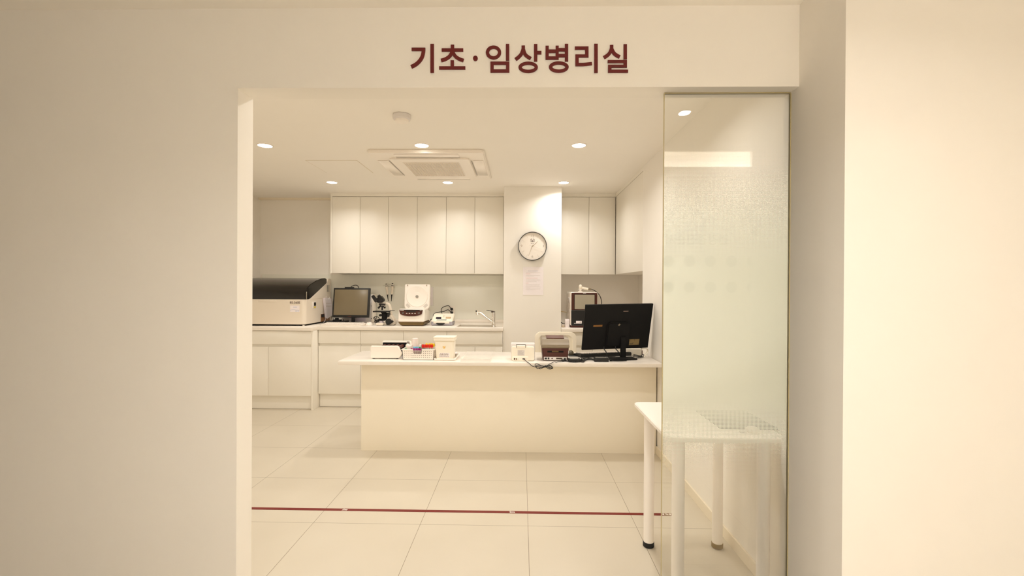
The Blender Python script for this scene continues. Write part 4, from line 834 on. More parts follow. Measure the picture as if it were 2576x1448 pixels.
# ---- perforated basket
BY = dy(1050, 905); BD = .165
t = thing('perforated_basket', 'white perforated plastic basket of blood tubes on the desk', 'basket', (X(1052, BY, 890), BY+BD/2, DZ))
bx0, bx1, tx0, tx1 = X(1013.8, BY, 904), X(1089.8, BY, 904), X(1011.5, BY, 879), X(1091.5, BY, 879)
bz0, bz1 = DZ, Zh(879, BY, 1050); th = .0025
nx0, nx1, nz0 = X(1039.2, BY, 885), X(1061.5, BY, 885), Zh(889.6, BY, 1050)
def holes(rows, cols, xf, zf, r, skip=lambda i, j: False):
    H = []
    for i in range(rows):
        for j in range(cols):
            if not skip(i, j): H.append([(xf(j, i)+r*math.cos(a), zf(i)+r*math.sin(a)) for a in [2*math.pi*k/8+.2 for k in range(8)]])
    return H
xf = lambda j, i: X(1017.3+4.8*j, BY, 885+5*i); zf = lambda i: Zh(883.5+5.05*i, BY, 1050)
H = holes(4, 15, xf, zf, .0032, lambda i, j: i < 2 and 5 <= j <= 9)
def front_outline(notch):
    o = [(bx0, bz0), (bx1, bz0), (tx1, bz1)]
    if notch: o += [(nx1, bz1), (nx1-.003, nz0+.004), (nx1-.007, nz0), (nx0+.007, nz0), (nx0+.003, nz0+.004), (nx0, bz1)]
    return o+[(tx0, bz1)]
m = MB(); m.prism(front_outline(True), 'y', BY, BY+th, holes=H); mesh_obj('front_wall', m, WHITE, t, smooth=False)
m = MB(); m.prism(front_outline(True), 'y', BY+BD-th, BY+BD, holes=H); mesh_obj('back_wall', m, WHITE, t, smooth=False)
for s_, (xb, xt) in enumerate(((bx0, tx0), (bx1, tx1))):
    m = MB(); Hs = holes(4, 7, lambda j, i: BY+.025+.019*j, zf, .0032)
    Ms = Matrix.Identity(4); Ms[0][2] = (xt-xb)/(bz1-bz0); Ms[0][3] = -(xt-xb)/(bz1-bz0)*bz0
    m.prism([(BY, bz0), (BY+BD, bz0), (BY+BD, bz1), (BY, bz1)], 'x', xb-(0 if s_ == 0 else th), xb+(th if s_ == 0 else 0), holes=Hs, M=Ms); mesh_obj('side_wall', m, WHITE, t, smooth=False)
m = MB(); m.box(bx0, bx1, BY, BY+BD, DZ, DZ+.003); mesh_obj('floor_panel', m, WHITE, t)
m = MB(); m.tube([(nx0, BY-.002, bz1), (tx0-.002, BY-.002, bz1), (tx0-.004, BY+.002, bz1), (tx0-.004, BY+BD, bz1), (tx0, BY+BD+.002, bz1), (tx1, BY+BD+.002, bz1), (tx1+.004, BY+BD, bz1), (tx1+.004, BY+.002, bz1), (tx1+.002, BY-.002, bz1), (nx1, BY-.002, bz1)], .0034, n=8, sub=1); mesh_obj('rim', m, WHITE, t)
# contents
def tube_thing(px, py, Yt, capm, capn, label, group, r=.0085, caph=.018, blood=True, bottom=None):
    v = at(px, py, Y=Yt); z0 = bottom if bottom is not None else DZ+.0035
    t = thing('blood_tube', label, 'blood tube', (v.x, Yt, z0), group)
    m = MB(); m.lathe([(0, z0), (r*.5, z0+.001), (r*.8, z0+.006), (r*.8, v.z-.003), (0, v.z-.003)], (v.x, Yt, 0), n=14); mesh_obj('glass_tube', m, TUBEG, t)
    if blood:
        m = MB(); m.lathe([(0, z0+.002), (r*.4, z0+.003), (r*.66, z0+.007), (r*.66, v.z-.012), (0, v.z-.012)], (v.x, Yt, 0), n=12); mesh_obj('blood', m, BLOOD, t)
    m = MB(); m.lathe([(0, v.z-.004), (r*.93, v.z-.004), (r, v.z-.001), (r, v.z+caph-.004), (r*.86, v.z+caph), (r*.45, v.z+caph), (r*.4, v.z+caph-.003), (0, v.z+caph-.003)], (v.x, Yt, 0), n=20); mesh_obj(capn, m, capm, t)
Yt = BY+.05
ordn = ['leftmost', 'second from left', 'middle', 'second from right', 'rightmost']
for k in range(5): tube_thing(1063.6+5.75*k, 872.5, Yt, RED, 'cap', ordn[k]+' of the five red-capped tubes in the white basket', 'red-capped blood tubes', caph=.0205)
for k, (px, lab) in enumerate(((1073, 'leftmost'), (1080.5, 'second from left'), (1086, 'second from right'), (1091.3, 'rightmost'))):
    tube_thing(px, 869.8+.5*(k == 3), Yt+.03+.004*(k % 2)-.012*(k == 3), YEL, 'cap', lab+' of the yellow-capped tubes behind the red ones', 'yellow-capped blood tubes', caph=.021, blood=False)
for k, (px, lab) in enumerate(((1035.5, 'leftmost'), (1041.5, 'second from left'), (1047.5, 'middle'), (1053, 'second from right'), (1057.5, 'rightmost'))):
    tube_thing(px, 879.2, BY+.018, PUR, 'cap', lab+' of the five purple-capped tubes at the basket front', 'purple-capped blood tubes', r=.0078, caph=.012)
for k, (px, lab) in enumerate(((1042, 'leftmost'), (1046.5, 'middle'), (1051, 'rightmost'))):
    tube_thing(px, 875.3, BY+.040, LBL, 'cap', lab+' of the three light-blue-capped tubes behind the purple ones', 'light-blue-capped blood tubes', r=.0075, caph=.012, blood=False)
tube_thing(1056.3, 875.6, BY+.040, GRN, 'cap', 'green-capped tube beside the light-blue caps in the basket', None, r=.0075, caph=.012, blood=False)
# white tub and graduated cup at the left of the basket
a, b = at(1020.5, 867.5, Y=BY+.06), at(1036, 879, Y=BY+.06); cx = (a.x+b.x)/2
t = thing('specimen_tub', 'translucent white tub in the left end of the basket', 'tub', (cx, BY+.07, DZ+.0035))
m = MB(); m.prism([(a.x, BY+.045), (b.x, BY+.045), (b.x, BY+.11), (a.x, BY+.11)], 'z', DZ+.0042, a.z-.006, .005); mesh_obj('tub', m, FROSTP, t)
m = MB(); v = at(1016, 864, Y=BY+.1); m.prism([XZ(px, py, BY+.1) for px, py in ((1023.5, 868.5), (1025, 863.5), (1028, 864.5), (1030, 866.5), (1038, 866.8), (1038, 868.5))][::-1], 'y', BY+.05, BY+.108, .002); mesh_obj('lid', m, WHITE, t)
m = MB(); m.box(X(1018.5, BY+.044), X(1024, BY+.044), BY+.0435, BY+.045, Zh(877.5, BY+.044, 1020), Zh(874, BY+.044, 1020)); mesh_obj('green_print', m, mat('pale green print', (150, 190, 160), .6), t)
Yc = BY+.115; a = at(1044.5, 850, Y=Yc)
rt = 7.4*Yc/FPX; rb = 9.4*Yc/FPX
t = thing('measuring_cup', 'upturned clear measuring cup with red graduations in the basket', 'cup', (a.x, Yc, DZ+.004))
zc0 = Zh(886, Yc, 1045)
m = MB(); m.lathe([(rb*1.05, zc0), (rb*1.05, zc0+.003), (rb, zc0+.004), (rt, a.z-.006), (rt*.97, a.z-.002), (rt*.8, a.z), (0, a.z)], (a.x, Yc, 0), n=36); mesh_obj('cup', m, FROSTP, t)
m = MB()
for k, py in enumerate((854, 859, 863.5, 868, 872.5)):
    zz_ = Zh(py, Yc, 1045); rr_ = rt+(rb-rt)*(a.z-zz_)/(a.z-zc0)+.0006
    P = [(a.x+rr_*math.cos(u), Yc+rr_*math.sin(u), zz_) for u in [math.radians(-100+8*i) for i in range(9)]]; m.tube(P, .0005, n=4, sub=1)
    P = [(a.x+rr_*math.cos(u), Yc+rr_*math.sin(u), zz_+.006) for u in [math.radians(-150+7*i) for i in range(5)]]; m.tube(P, .0005, n=4, sub=1)
mesh_obj('graduation_marking', m, INKR, t)
# stand under the cup so that it rests in the basket
m = MB(); m.lathe([(0, DZ+.0035), (.03, DZ+.0035), (.03, zc0-.0005), (0, zc0-.0005)], (a.x, Yc, 0), n=24)
mesh_obj('cup_collar', m, FROSTP, t)
v = at(1058.5, 871, Y=BY+.09)
m = MB(); m.box(X(1059.5, BY+.1), X(1068, BY+.1), BY+.11, BY+.14, DZ+.0035, Zh(867, BY+.12, 1064), .002); o = mesh_obj('grey_carton', m, MGREY, None, (X(1064, BY+.1), BY+.125, DZ+.0035)); tag(o, 'small grey box standing behind the red caps in the basket', 'box')
m = MB(); m.box(X(1054, BY+.12), X(1058.5, BY+.12), BY+.125, BY+.15, DZ+.0035, Zh(866.5, BY+.12, 1056), .002); o = mesh_obj('label_card', m, PAPER, None, (X(1056, BY+.12), BY+.135, DZ+.0035)); tag(o, 'narrow white card between the cup and the grey box', 'card')
# ---- sharps bin on a tray
Yt = dy(1125, 906.3)
x0, x1 = X(1091.8, Yt, 904), X(1144.5, Yt, 904)
t = thing('instrument_tray', 'white shallow tray under the biohazard bin', 'tray', ((x0+x1)/2, Yt+.12, DZ))
m = MB(); m.prism(rr(x0, x1, Yt, Yt+.24, .016), 'z', DZ, DZ+.0035, .001); mesh_obj('tray_floor', m, WHITE, t)
m = MB(); m.tube([(x0, Yt+.014, DZ+.009), (x0+.004, Yt+.004, DZ+.009), (x0+.014, Yt, DZ+.009), (x1-.014, Yt, DZ+.009), (x1-.004, Yt+.004, DZ+.009), (x1, Yt+.014, DZ+.009), (x1+.004, Yt+.23, DZ+.02), (x1-.01, Yt+.242, DZ+.02), (x0+.01, Yt+.242, DZ+.009), (x0, Yt+.23, DZ+.009)], .0058, n=10, sub=1, closed=True); mesh_obj('tray_rim', m, WHITE, t)
Yb = Yt+.028
bx0, bx1, tx0, tx1 = X(1097.4, Yb, 900), X(1139.5, Yb, 900), X(1093.8, Yb, 858), X(1141, Yb, 858)
z0 = DZ+.0045; z1 = Zh(857.5, Yb, 1117)
t = thing('sharps_bin', 'ivory lidded sharps bin with orange biohazard sign on the tray', 'sharps bin', ((bx0+bx1)/2, Yb+.06, z0))
bm_ = bmesh.new(); dd = .125
vs = [bm_.verts.new(p) for p in ((bx0, Yb+.004, z0), (bx1, Yb+.004, z0), (bx1, Yb+dd-.004, z0), (bx0, Yb+dd-.004, z0), (tx0, Yb, z1), (tx1, Yb, z1), (tx1, Yb+dd, z1), (tx0, Yb+dd, z1))]
for f in ((0, 3, 2, 1), (4, 5, 6, 7), (0, 1, 5, 4), (1, 2, 6, 5), (2, 3, 7, 6), (3, 0, 4, 7)): bm_.faces.new([vs[i] for i in f])
bmesh.ops.bevel(bm_, geom=bm_.edges[:], offset=.006, segments=3, affect='EDGES'); m = MB(); m.take(bm_); mesh_obj('bin_body', m, IVORY, t)
m = MB(); m.box(X(1090.5, Yb-.006, 852), X(1143.6, Yb-.006, 852), Yb-.006, Yb+dd+.006, z1, Zh(850, Yb, 1117), .004, 3).prism(rr(X(1090, Yb), X(1144.5, Yb), Yb-.009, Yb+dd+.012, .006), 'z', Zh(850.2, Yb, 1117), Zh(847.8, Yb, 1117)+.001, .002); mesh_obj('lid', m, IVORY, t)
yf = Yb-.0006; c_ = at(1117, 873, Y=yf); s_ = .0155
m = MB(); ys = yf+.0016
for k in range(3):
    a = math.radians(90+120*k); ox, oz = c_.x+s_*.42*math.cos(a), c_.z+s_*.42*math.sin(a)
    pts = []
    for i in range(19):
        b_ = a+math.radians(-145+290*i/18); pts.append((ox+s_*.52*math.cos(b_+math.pi*0), oz+s_*.52*math.sin(b_)))
    inn = []
    ix, iz = c_.x+s_*.56*math.cos(a), c_.z+s_*.56*math.sin(a)
    # crescent horns open outwards
    pts = [(ox+s_*.55*math.cos(a+math.radians(30+300*i/20)), oz+s_*.55*math.sin(a+math.radians(30+300*i/20))) for i in range(21)]
    inn = [(ix+s_*.43*math.cos(a+math.radians(32+296*i/20)), iz+s_*.43*math.sin(a+math.radians(32+296*i/20))) for i in range(21)]
    m.prism((pts+inn[::-1])[::-1], 'y', ys-.001-.0002*k, ys-.0002)
    q_ = a+math.pi; m.prism([(c_.x+s_*u*math.cos(q_)+s_*w_*math.sin(q_), c_.z+s_*u*math.sin(q_)-s_*w_*math.cos(q_)) for u, w_ in ((.1, -.12), (.62, -.16), (.62, .16), (.1, .12))], 'y', ys-.0018-.0002*k, ys-.0002)
mesh_obj('hazard_logo', m, ORG, t, smooth=False)
a, b = at(1105, 887.5, Y=yf), at(1130.5, 898.5, Y=yf)
m = MB(); m.box(a.x, b.x, yf+.0026, yf+.0045, b.z, a.z); lab = mesh_obj('sticker', m, PAPER, t)
m = MB(); rnd = random.Random(8)
m.dash(a.x+.006, b.x-.004, a.z-.006, .005, yf+.0027, rnd=rnd).dash(a.x+.002, b.x-.008, a.z-.014, .005, yf+.0027, rnd=rnd).dash(a.x+.002, b.x-.003, a.z-.022, .004, yf+.0027, rnd=rnd).dash(a.x+.002, b.x-.003, a.z-.029, .003, yf+.0027, rnd=rnd); mesh_obj('lettering', m, mat('brown grey ink', (150, 138, 126), .6), lab, smooth=False)
# steel dish and swab pack to the right of the bin
a = at(1150, 893, Y=Yt+.17)
t = thing('steel_dish', 'small steel dish lying on the tray behind the biohazard bin', 'dish', (a.x-.01, Yt+.19, DZ+.004))
m = MB(); m.prism([(x1-.075, Yt+.166), (x1-.008, Yt+.166), (x1-.008, Yt+.232), (x1-.075, Yt+.232)], 'z', DZ+.004, DZ+.024, .006); mesh_obj('dish', m, STEEL, t)
m = MB(); m.box(x1-.06, x1-.012, Yt+.172, Yt+.205, DZ+.0245, DZ+.036, .003); o = mesh_obj('swab_pack', m, PAPER, None, (x1-.036, Yt+.19, DZ+.0245)); tag(o, 'small white packet on the steel dish beside the bin', 'packet')
# thin clear tray lid lying in the middle of the desk
a, b = at(1158, 909.5, Z=DZ), at(1242, 890, Z=DZ)
t = thing('clear_tray', 'almost invisible clear plastic tray in the middle of the desk', 'tray', ((a.x+b.x)/2, (a.y+b.y)/2, DZ))
m = MB(); m.box(a.x, b.x, a.y, b.y, DZ, DZ+.0015); mesh_obj('tray_floor', m, CLEAR, t)
m = MB(); m.tube([(a.x, a.y, DZ+.022), (b.x, a.y, DZ+.022), (b.x, b.y, DZ+.022), (a.x, b.y, DZ+.022)], .0016, n=6, sub=1, closed=True); mesh_obj('tray_rim', m, LIDM, t)
m = MB(); m.box(a.x, b.x, a.y, a.y+.001, DZ+.001, DZ+.022).box(b.x-.001, b.x, a.y, b.y, DZ+.001, DZ+.022); mesh_obj('tray_side', m, CLEAR, t)
# ---- cream label printer
Yp = dy(1315, 907.5)
t = thing('receipt_printer', 'small cream printer with its back to the doorway', 'printer', (X(1315, Yp, 890), Yp+.07, DZ))
m = MB(); m.box(X(1285.3, Yp+.09, 880), X(1345.3, Yp+.09, 880), Yp+.05, Yp+.15, DZ+.003, Zh(862.3, Yp+.09, 1315), .006, 3); mesh_obj('front_shell', m, LGREY, t)
m = MB(); m.prism(rr(X(1286.5, Yp, 890), X(1344.3, Yp, 890), DZ+.002, Zh(871.8, Yp, 1315), .014, 6, (1, 1, 1, 1)), 'y', Yp+.004, Yp+.06, .005, seg=3); mesh_obj('back_shell', m, IVORY, t)
m = MB(); m.box(X(1290.5, Yp), X(1330, Yp), Yp-.003, Yp+.01, DZ+.0005, Zh(896.5, Yp, 1310), .004, 3); mesh_obj('connector_foot', m, IVORY, t)
m = MB(); m.box(X(1298.5, Yp), X(1323.5, Yp), Yp+.0, Yp+.05, Zh(877, Yp, 1311), Zh(868.5, Yp, 1311), .004, 3); mesh_obj('roll_hatch', m, IVORY, t)
m = MB(); m.box(X(1299, Yp), X(1322.5, Yp), Yp+.028, Yp+.032, Zh(868.8, Yp, 1311), Zh(866.8, Yp, 1311)).box(X(1299, Yp), X(1300, Yp), Yp-.001, Yp+.03, Zh(874, Yp, 1311), Zh(867, Yp, 1311)).box(X(1322, Yp), X(1323, Yp), Yp-.001, Yp+.03, Zh(874, Yp, 1311), Zh(867, Yp, 1311)); mesh_obj('hatch_slot', m, INKD, t)
a, b = at(1302, 880, Y=Yp), at(1319.5, 894, Y=Yp)
m = MB(); m.box(a.x, b.x, Yp+.003, Yp+.005, b.z, a.z); lab = mesh_obj('sticker', m, LGREY, t)
m = MB(); sheet_lines(m, a.x+.003, b.x-.003, b.z+.002, a.z-.002, Yp+.003, 7, .003, random.Random(3)); mesh_obj('lettering', m, INKG, lab, smooth=False)
def port(name, px, py, w, h, y, mm):
    v = at(px, py, Y=y); m = MB(); m.box(v.x-w/2, v.x+w/2, y-.002, y+.004, v.z-h/2, v.z+h/2, .001); return mesh_obj(name, m, mm, t)
port('power_switch', 1294.2, 902.3, .010, .013, Yp-.003, BROWN); port('power_jack', 1299, 902.5, .009, .011, Yp-.003, OLIVE); port('usb_port', 1303.7, 902.3, .011, .008, Yp-.003, LGREY); port('serial_port', 1317.5, 902.2, .019, .008, Yp-.003, INKD)
# ---- brown label printer
Yl = dy(1397, 907.5)
t = thing('label_printer', 'dark brown label printer with grey top, seen from behind', 'printer', (X(1397, Yl, 880), Yl+.1, DZ))
m = MB(); m.prism([XZ(1366, 906.8, Yl), XZ(1428, 906.8, Yl), XZ(1431.2, 873, Yl), XZ(1363.5, 873, Yl)], 'y', Yl, Yl+.2, .006, seg=2); mesh_obj('body', m, BROWN, t)
sd = [(Yl+.0-.006, Zh(875.2, Yl, 1397)), (Yl+.206, Zh(875.2, Yl, 1397)), (Yl+.206, Zh(850, Yl, 1397)), (Yl+.17, Zh(846, Yl+.15, 1397)), (Yl+.11, Zh(845, Yl+.11, 1397)), (Yl+.03, Zh(856, Yl, 1397)), (Yl+.004, Zh(866, Yl, 1397)), (Yl-.006, Zh(868, Yl, 1397)), (Yl-.008, Zh(872, Yl, 1397))]
m = MB(); m.prism(sd, 'x', X(1362, Yl, 872), X(1432.3, Yl, 872), .005, seg=2); mesh_obj('cover', m, GREYB, t)
m = MB(); m.prism([(Yl+.05, Zh(852.5, Yl+.05, 1397)), (Yl+.13, Zh(842.5, Yl+.1, 1397)), (Yl+.16, Zh(843, Yl+.14, 1397)), (Yl+.16, Zh(850, Yl+.14, 1397)), (Yl+.05, Zh(858, Yl+.05, 1397))], 'x', X(1372.5, Yl+.09, 846), X(1419.5, Yl+.09, 846), .003); tp = mesh_obj('top_housing', m, GREYB, t)
a = at(1374.5, 849.5, Y=Yl+.06); b = at(1417.5, 843.2, Y=Yl+.11)
m = MB(); m.prism([(Yl+.056, a.z), (Yl+.122, b.z), (Yl+.124, b.z-.006), (Yl+.06, a.z-.008)], 'x', a.x, b.x, .001); mesh_obj('window', m, mat('glossy brown window', (84, 30, 26), .08, spec=.8), tp)
m = MB(); a, b = at(1377, 882, Y=Yl), at(1417.5, 886.5, Y=Yl); m.box(a.x, b.x, Yl-.001, Yl+.004, b.z, a.z); mesh_obj('rear_slot', m, BLKM, t)
m = MB(); a, b = at(1388.5, 882.2, Y=Yl), at(1405, 885, Y=Yl); m.box(a.x, b.x, Yl-.002, Yl+.003, b.z, a.z); mesh_obj('maker_plate', m, OLIVE, t)
a, b = at(1368, 897, Y=Yl), at(1425.5, 905.8, Y=Yl)
m = MB(); m.box(a.x, b.x, Yl-.003, Yl+.003, b.z, a.z, .001); mesh_obj('port_panel', m, LGREY, t)
port('power_socket', 1373, 901, .017, .014, Yl-.004, BLACK); port('power_plug', 1380, 901, .012, .014, Yl-.006, BLACK); port('usb_port', 1389, 901, .012, .007, Yl-.004, BROWN); port('parallel_port', 1406.5, 901, .047, .011, Yl-.004, OLIVE); port('port_pins', 1406.5, 901, .04, .006, Yl-.005, INKD); port('network_port', 1421, 902, .012, .014, Yl-.004, BLACK)
# ---- cords: thin bundle over the front edge
def cord(name, pts, r, label, cat='cable', m_=None, sub=5):
    m = MB(); m.tube([tuple(p) for p in pts], r, n=7, sub=sub); o = mesh_obj(name, m, m_ or BLACK, None, tuple(pts[0])); tag(o, label, cat, 'black power leads on the desk' if name == 'power_lead' else 'white cords of the power strip'); return o
E_ = lambda px, py, Y: at(px, py, Y=Y)
m = MB(); YC = DY0-.008
P0 = [E_(1318, 903, Yp-.01), E_(1322, 906, Yp-.02), Vector((E_(1326, 909, DY0).x, DY0-.001, DZ+.005))]+[E_(px, py, YC) for px, py in ((1331, 913), (1338, 919.5), (1346, 922.3), (1358, 922.5), (1371, 921), (1384, 914.5), (1394, 909.5))]+[Vector((E_(1399, 909, DY0).x, DY0-.002, DZ+.005)), Vector(E_(1404, 908, DY0+.02).to_tuple()[:2]+(DZ+.005,)), Vector(E_(1412, 907.5, DY0+.03).to_tuple()[:2]+(DZ+.005,))]
m.tube([tuple(p) for p in P0], .0024)
for L in ([(1371, 921.5), (1360, 918), (1351, 914.5), (1346, 916), (1347.5, 922), (1352, 926.5), (1358, 925), (1371, 922)], [(1371, 921.5), (1358, 925.5), (1360, 927), (1372, 922), (1383, 918.5), (1388, 922), (1391, 925.5), (1386, 927), (1380, 925)],
          [(1371, 922), (1381, 927.5), (1386, 927.5), (1388, 924), (1378, 922), (1352, 922), (1350, 919), (1364, 919)], [(1370, 921), (1384, 920), (1390, 922.5), (1390.5, 926), (1384, 924.5), (1372, 921.8)]):
    m.tube([tuple(E_(px, py, YC-.003-.003*(i % 3))) for i, (px, py) in enumerate(L)], .0022)
m.tube([tuple(E_(px, py, YC-.004)) for px, py in ((1370, 924), (1371, 920), (1372, 919), (1371.5, 923.5))], .003)
o = mesh_obj('printer_cable', m, BLACK, None, tuple(P0[6])); tag(o, 'thin black cable tied in a bow hanging over the desk front edge', 'cable')
# ---- power adapters
def adapter(px0, px1, py0, py1, label, h):
    Yq = dy((px0+px1)/2, py1); a = X(px0, Yq, py1); b = X(px1, Yq, py1)
    t = thing('power_adapter', label, 'power adapter', ((a+b)/2, Yq+.03, DZ), 'black power adapters on the desk')
    m = MB(); m.box(a, b, Yq, Yq+.06, DZ, DZ+h, .004); mesh_obj('case', m, BLACK, t)
    m = MB(); m.cyl((b-.002, Yq+.03, DZ+h*.5), (b+.016, Yq+.03, DZ+h*.45), .006, .004, n=12); mesh_obj('strain_relief', m, BLACK, t)
    m = MB(); m.box(a+.012, b-.014, Yq+.012, Yq+.048, DZ+h, DZ+h+.0008); mesh_obj('sticker', m, MGREY, t); return Yq
adapter(1430, 1460.5, 900.5, 911, 'black power adapter lying beside the brown label printer', .026)
adapter(1495.5, 1531.5, 900.5, 910, 'black power adapter lying in front of the desk monitor base', .03)
adapter(1413, 1420.5, 904, 909.5, 'small black plug block in front of the label printer port panel', .014)
G2 = lambda px, py, z=.004: (lambda v: (v.x, v.y, DZ+z))(at(px, py, Z=DZ))
rnd = random.Random(11)
cords = [[(1420, 907), (1426, 910), (1432, 909.5), (1440, 911.5), (1448, 911.8), (1456, 910)], [(1461, 905), (1470, 903), (1480, 902.5), (1488, 904), (1496, 905)], [(1461, 909), (1470, 906), (1480, 905), (1490, 906.5), (1497, 906)], [(1459, 910), (1466, 911.5), (1473, 908), (1483, 906), (1494, 906.5)],
         [(1462, 902), (1466, 907), (1462, 910), (1468, 911), (1472, 905), (1466, 902)],
         [(1498, 900), (1510, 898.6), (1524, 898.2), (1536, 898.2), (1548, 897.6)], [(1480, 900.5), (1490, 899), (1500, 898.8), (1512, 899), (1522, 899)], [(1534, 905.5), (1540, 909), (1550, 909.6), (1562, 909), (1576, 908.2)],
         [(1592, 897), (1597, 896.5), (1602, 898), (1608, 898), (1615, 898)], [(1592, 893), (1598, 894.5), (1605, 896), (1613, 896.4)], [(1600, 902), (1606, 901), (1611, 898.6), (1616, 893.5), (1620, 895), (1618, 898), (1612, 899.5)]]
labs = ['black lead looping in front of the label printer adapter', 'upper black lead between the two adapters', 'middle black lead between the two adapters', 'lower black lead between the two adapters', 'small knot of black lead at the right end of the left adapter',
        'black lead arching before the keyboard', 'black lead running behind the right adapter', 'black lead lying over the monitor base front', 'black lead trailing right from the monitor stand', 'second black lead trailing right behind the first', 'black lead loop at the far right of the desk']
for P, lb in zip(cords, labs): cord('power_lead', [Vector(G2(px, py, .004+.004*rnd.random())) for px, py in P], .0036, lb)
# ---- desk monitor seen from behind
MYa = 3.74
tl, tr_, bl, br = at(1470.5, 765.5, Y=MYa-.02), at(1637.5, 765.2, Y=MYa+.10), at(1463.8, 880.2, Y=MYa+.085), at(1629.8, 874.2, Y=MYa+.205)
t = thing('desk_monitor', 'black monitor on the front desk seen from behind', 'monitor', ((bl.x+br.x)/2, (bl.y+br.y)/2, DZ))
ux = (br-bl); W_ = ux.length; ux.normalize(); uz = ((tl+tr_)/2-(bl+br)/2); H_ = uz.length; uz.normalize(); uz = (uz-ux*uz.dot(ux)).normalized(); uy = uz.cross(ux); o_ = (bl+br)/2
MM = Matrix(((ux.x, uy.x, uz.x, o_.x), (ux.y, uy.y, uz.y, o_.y), (ux.z, uy.z, uz.z, o_.z), (0, 0, 0, 1)))   # local: x along, y away from us, z up
m = MB(); m.box(-W_/2, W_/2, 0, .018, 0, H_, .003, M=MM); mesh_obj('housing', m, BLKM, t)
m = MB(); m.box(-W_/2+.008, W_/2-.008, .0175, .019, .016, H_-.008, M=MM); mesh_obj('screen', m, BGLOSS, t)
m = MB(); m.prism(rr(-.095, .10, .03, H_*.62, .03), 'y', -.022, .001, .008, M=MM); mesh_obj('rear_bulge', m, BLKM, t)
def rear_pt(px, py):    # pixel on the monitor's rear plane -> local x,z
    v = DV+RV*((px-1288)/FPX)-UV*((py-724)/FPX); n = uy; s__ = (o_-EYE).dot(n)/v.dot(n); p = EYE+v*s__-o_; return p.dot(ux), p.dot(uz)
def plate(name, px0, py0, px1, py1, mm, th=.0005, y=-.0005):
    a, b = rear_pt(px0, py0), rear_pt(px1, py1); m = MB(); m.box(min(a[0], b[0]), max(a[0], b[0]), y-th, y+.0005, min(a[1], b[1]), max(a[1], b[1]), M=MM); return mesh_obj(name, m, mm, t)
plate('maker_plate', 1492.8, 817, 1515, 821, mat('ochre label', (134, 92, 40), .5), y=-.0225 if False else -.0008)
a, b = rear_pt(1583.5, 852.8), rear_pt(1606.8, 866.8)
m = MB(); m.box(a[0], b[0], -.0012, -.0003, b[1], a[1], M=MM); lab = mesh_obj('rating_label', m, mat('tan label', (136, 116, 74), .5), t)
m = MB(); m.box(a[0]+.003, a[0]+.034, -.0018, -.0011, b[1]+.009, b[1]+.0135, M=MM).box(a[0]+.026, a[0]+.040, -.0018, -.0011, b[1]+.017, b[1]+.0195, M=MM).box(b[0]-.010, b[0]-.004, -.0018, -.0011, b[1]+.005, b[1]+.011, M=MM).box(a[0]+.004, a[0]+.013, -.0018, -.0011, a[1]-.006, a[1]-.004, M=MM).box(a[0]+.042, a[0]+.046, -.0018, -.0011, a[1]-.010, a[1]-.004, M=MM); mesh_obj('lettering', m, INKD, lab, smooth=False)
plate('vent_slot', 1568.5, 781.6, 1580.8, 783.2, mat('taupe slot', (130, 112, 100), .5))
c_ = rear_pt(1555, 814); m = MB(); m.box(-.006, .006, -.0245, -.0215, -.009, .009, M=MM @ Matrix.Translation((c_[0], 0, c_[1])) @ Matrix.Rotation(.75, 4, 'Y')); mesh_obj('lock_cover', m, GREYB, t)
nk = rear_pt(1567, 870)[0]
zloc = H_*.30
m = MB(); q0 = MM @ Vector((nk, -.022, zloc)); nv = at(1567.5, 880, Y=q0.y+.0)
m.prism([(X(1560.8, q0.y, 880), DZ+.008), (X(1574, q0.y, 880), DZ+.008), (X(1573.6, q0.y, 858), q0.z), (X(1561, q0.y, 858), q0.z)], 'y', q0.y-.016, q0.y+.016, .004); mesh_obj('stand_neck', m, BLKM, t)
P = [at(*p, Z=DZ) for p in ((1534, 908.3), (1604, 905), (1590, 899), (1531, 900.5))]
m = MB(); m.prism([(p.x, p.y) for p in P], 'z', DZ, DZ+.010, .003); mesh_obj('stand_base', m, BLKM, t)
for px0, py0, px1, py1 in ((1520, 878, 1526.5, 890.5), (1549, 877, 1557, 888.5)):
    a = at(px0, py0, Y=q0.y); b = at(px1, py1, Y=q0.y-.02); e_ = at(px1+5, 899, Z=DZ+.004)
    m = MB(); m.tube([tuple(a+Vector((0, .01, .02))), tuple(a), tuple(a.lerp(b, .55)+Vector((.004, 0, 0))), tuple(b), tuple(e_)], .0042); mesh_obj('cable', m, BLACK, t)
# ---- keyboard behind the monitor
a0 = at(1463, 897.5, Z=DZ+.006); a1 = at(1589, 892.5, Z=DZ+.006)
kd = Vector((a1.x-a0.x, a1.y-a0.y, 0)); KL = kd.length; kd.normalize(); kn = Vector((-kd.y, kd.x, 0))
MK = Matrix(((kd.x, kn.x, 0, a0.x), (kd.y, kn.y, 0, a0.y), (0, 0, 1, DZ), (0, 0, 0, 1)))
t = thing('desk_keyboard', 'black keyboard with pale worn keys behind the desk monitor', 'keyboard', (a0.x+KL/2, a0.y+.07, DZ))
m = MB(); m.prism([(0, 0), (.155, 0), (.155, .016), (0, .03)], 'x', -.004, KL, .004, M=MK); mesh_obj('case', m, BLACK, t)
m = MB()
for r_ in range(5):
    for k in range(20): xx = .012+(KL-.024)*(k+.5)/20; yy = .014+.029*r_; zz_ = .03-.014*yy/.155; m.box(xx-.0085, xx+.0085, yy-.003, yy+.020, zz_, zz_+.007, .0015, 1, M=MK)
mesh_obj('keycap_pattern', m, mat('pale keycaps', (206, 196, 184), .5), t)
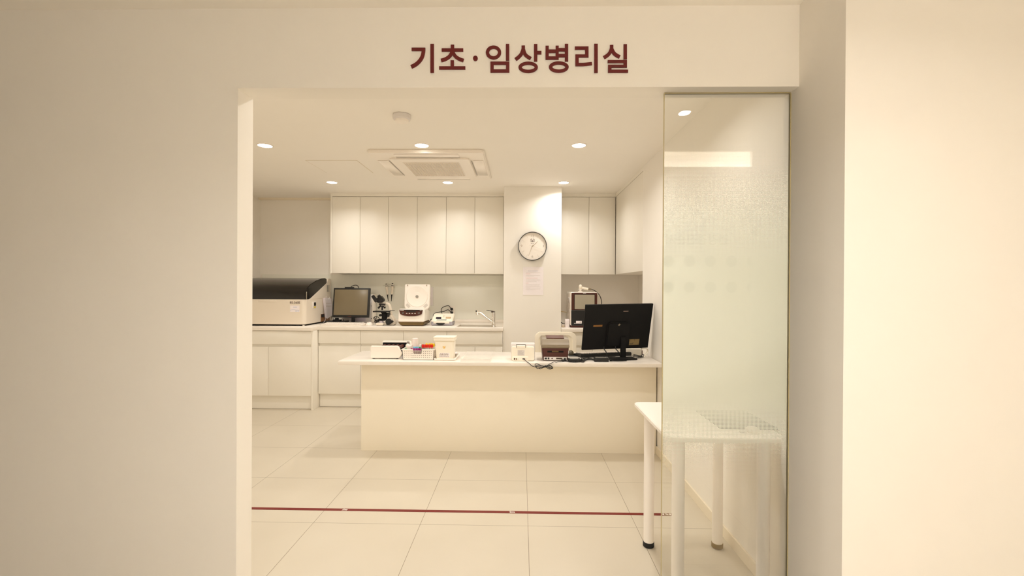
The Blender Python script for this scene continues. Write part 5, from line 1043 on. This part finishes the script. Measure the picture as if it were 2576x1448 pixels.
# ---- black mouse with its tail
v = at(1437, 893, Z=DZ)
t = thing('desk_mouse', 'black mouse between the brown printer and the desk monitor', 'mouse', (v.x, v.y+.03, DZ))
m = MB(); m.ball((v.x, v.y+.04, DZ+.004), .027, .05, .030, 22); bmesh.ops.bisect_plane(m.bm, geom=m.bm.verts[:]+m.bm.edges[:]+m.bm.faces[:], plane_co=(0, 0, DZ+.0005), plane_no=(0, 0, 1), clear_inner=True); mesh_obj('shell', m, mat('highlight-toned black plastic', (74, 64, 44), .35), t)  # black shell with its olive highlight mixed into the base colour
m = MB(); m.box(v.x-.029, v.x-.012, v.y+.01, v.y+.06, DZ+.002, DZ+.026, .007); mesh_obj('side_grip', m, LGREY, t)
a, b = at(1431, 896, Z=DZ), at(1466, 888, Z=DZ)
m = MB(); m.box(a.x, b.x, a.y, a.y+.16, DZ, DZ+.003); 
o = mesh_obj('mouse_mat', m, BLACK, None, (a.x, a.y, DZ)); o.location.z -= 0; tag(o, 'thin black mouse mat showing right of the brown printer', 'mouse mat')
for ob in [t]: ob.location.z += .003
# ---- white power strip with white cords at the back right of the desk
Yw = 4.0; a, b = at(1574, 877, Y=Yw), at(1616, 885.5, Y=Yw)
t = thing('power_strip', 'white power strip behind the desk monitor at right', 'power strip', ((a.x+b.x)/2, Yw+.03, DZ))
m = MB(); m.box(a.x, b.x, Yw, Yw+.055, DZ, a.z, .006, 3); mesh_obj('case', m, IVORY, t)
m = MB(); m.box(b.x-.006, b.x+.0015, Yw-.0015, Yw+.03, DZ+.004, a.z-.012, .002); mesh_obj('end_cap', m, BROWN, t)
for k, P in enumerate(([(1613, 878), (1620, 876), (1627, 877), (1628.5, 882), (1624, 889), (1620, 896)], [(1614, 877.5), (1622, 875.8), (1630, 879), (1629, 888), (1623, 893.5), (1621.5, 897)])):
    pts = [at(px, py, Y=Yw-.02-.03*i-.03*k) for i, (px, py) in enumerate(P)]
    for p in pts: p.z = max(p.z, DZ+.004)
    cord('white_cable', pts, .0036, ['inner white cord curving down from the power strip', 'outer white cord curving down from the power strip'][k], 'cord', IVORY)
# ================================================================ render settings
w = bpy.data.worlds.new('world'); SC.world = w; w.use_nodes = True
w.node_tree.nodes['Background'].inputs[0].default_value = (1, .92, .8, 1); w.node_tree.nodes['Background'].inputs[1].default_value = .02
SC.view_settings.view_transform = 'Standard'; SC.view_settings.look = 'None'; SC.view_settings.gamma = 1; SC.view_settings.use_curve_mapping = False
SC.view_settings.exposure = 0.22
cy = SC.cycles
cy.max_bounces = 14; cy.diffuse_bounces = 9; cy.glossy_bounces = 5; cy.transmission_bounces = 8; cy.transparent_max_bounces = 16
cy.sample_clamp_indirect = 6; cy.use_denoising = True; cy.caustics_reflective = False; cy.caustics_refractive = False
for o in SC.objects:
    if '_o' in o: del o['_o']
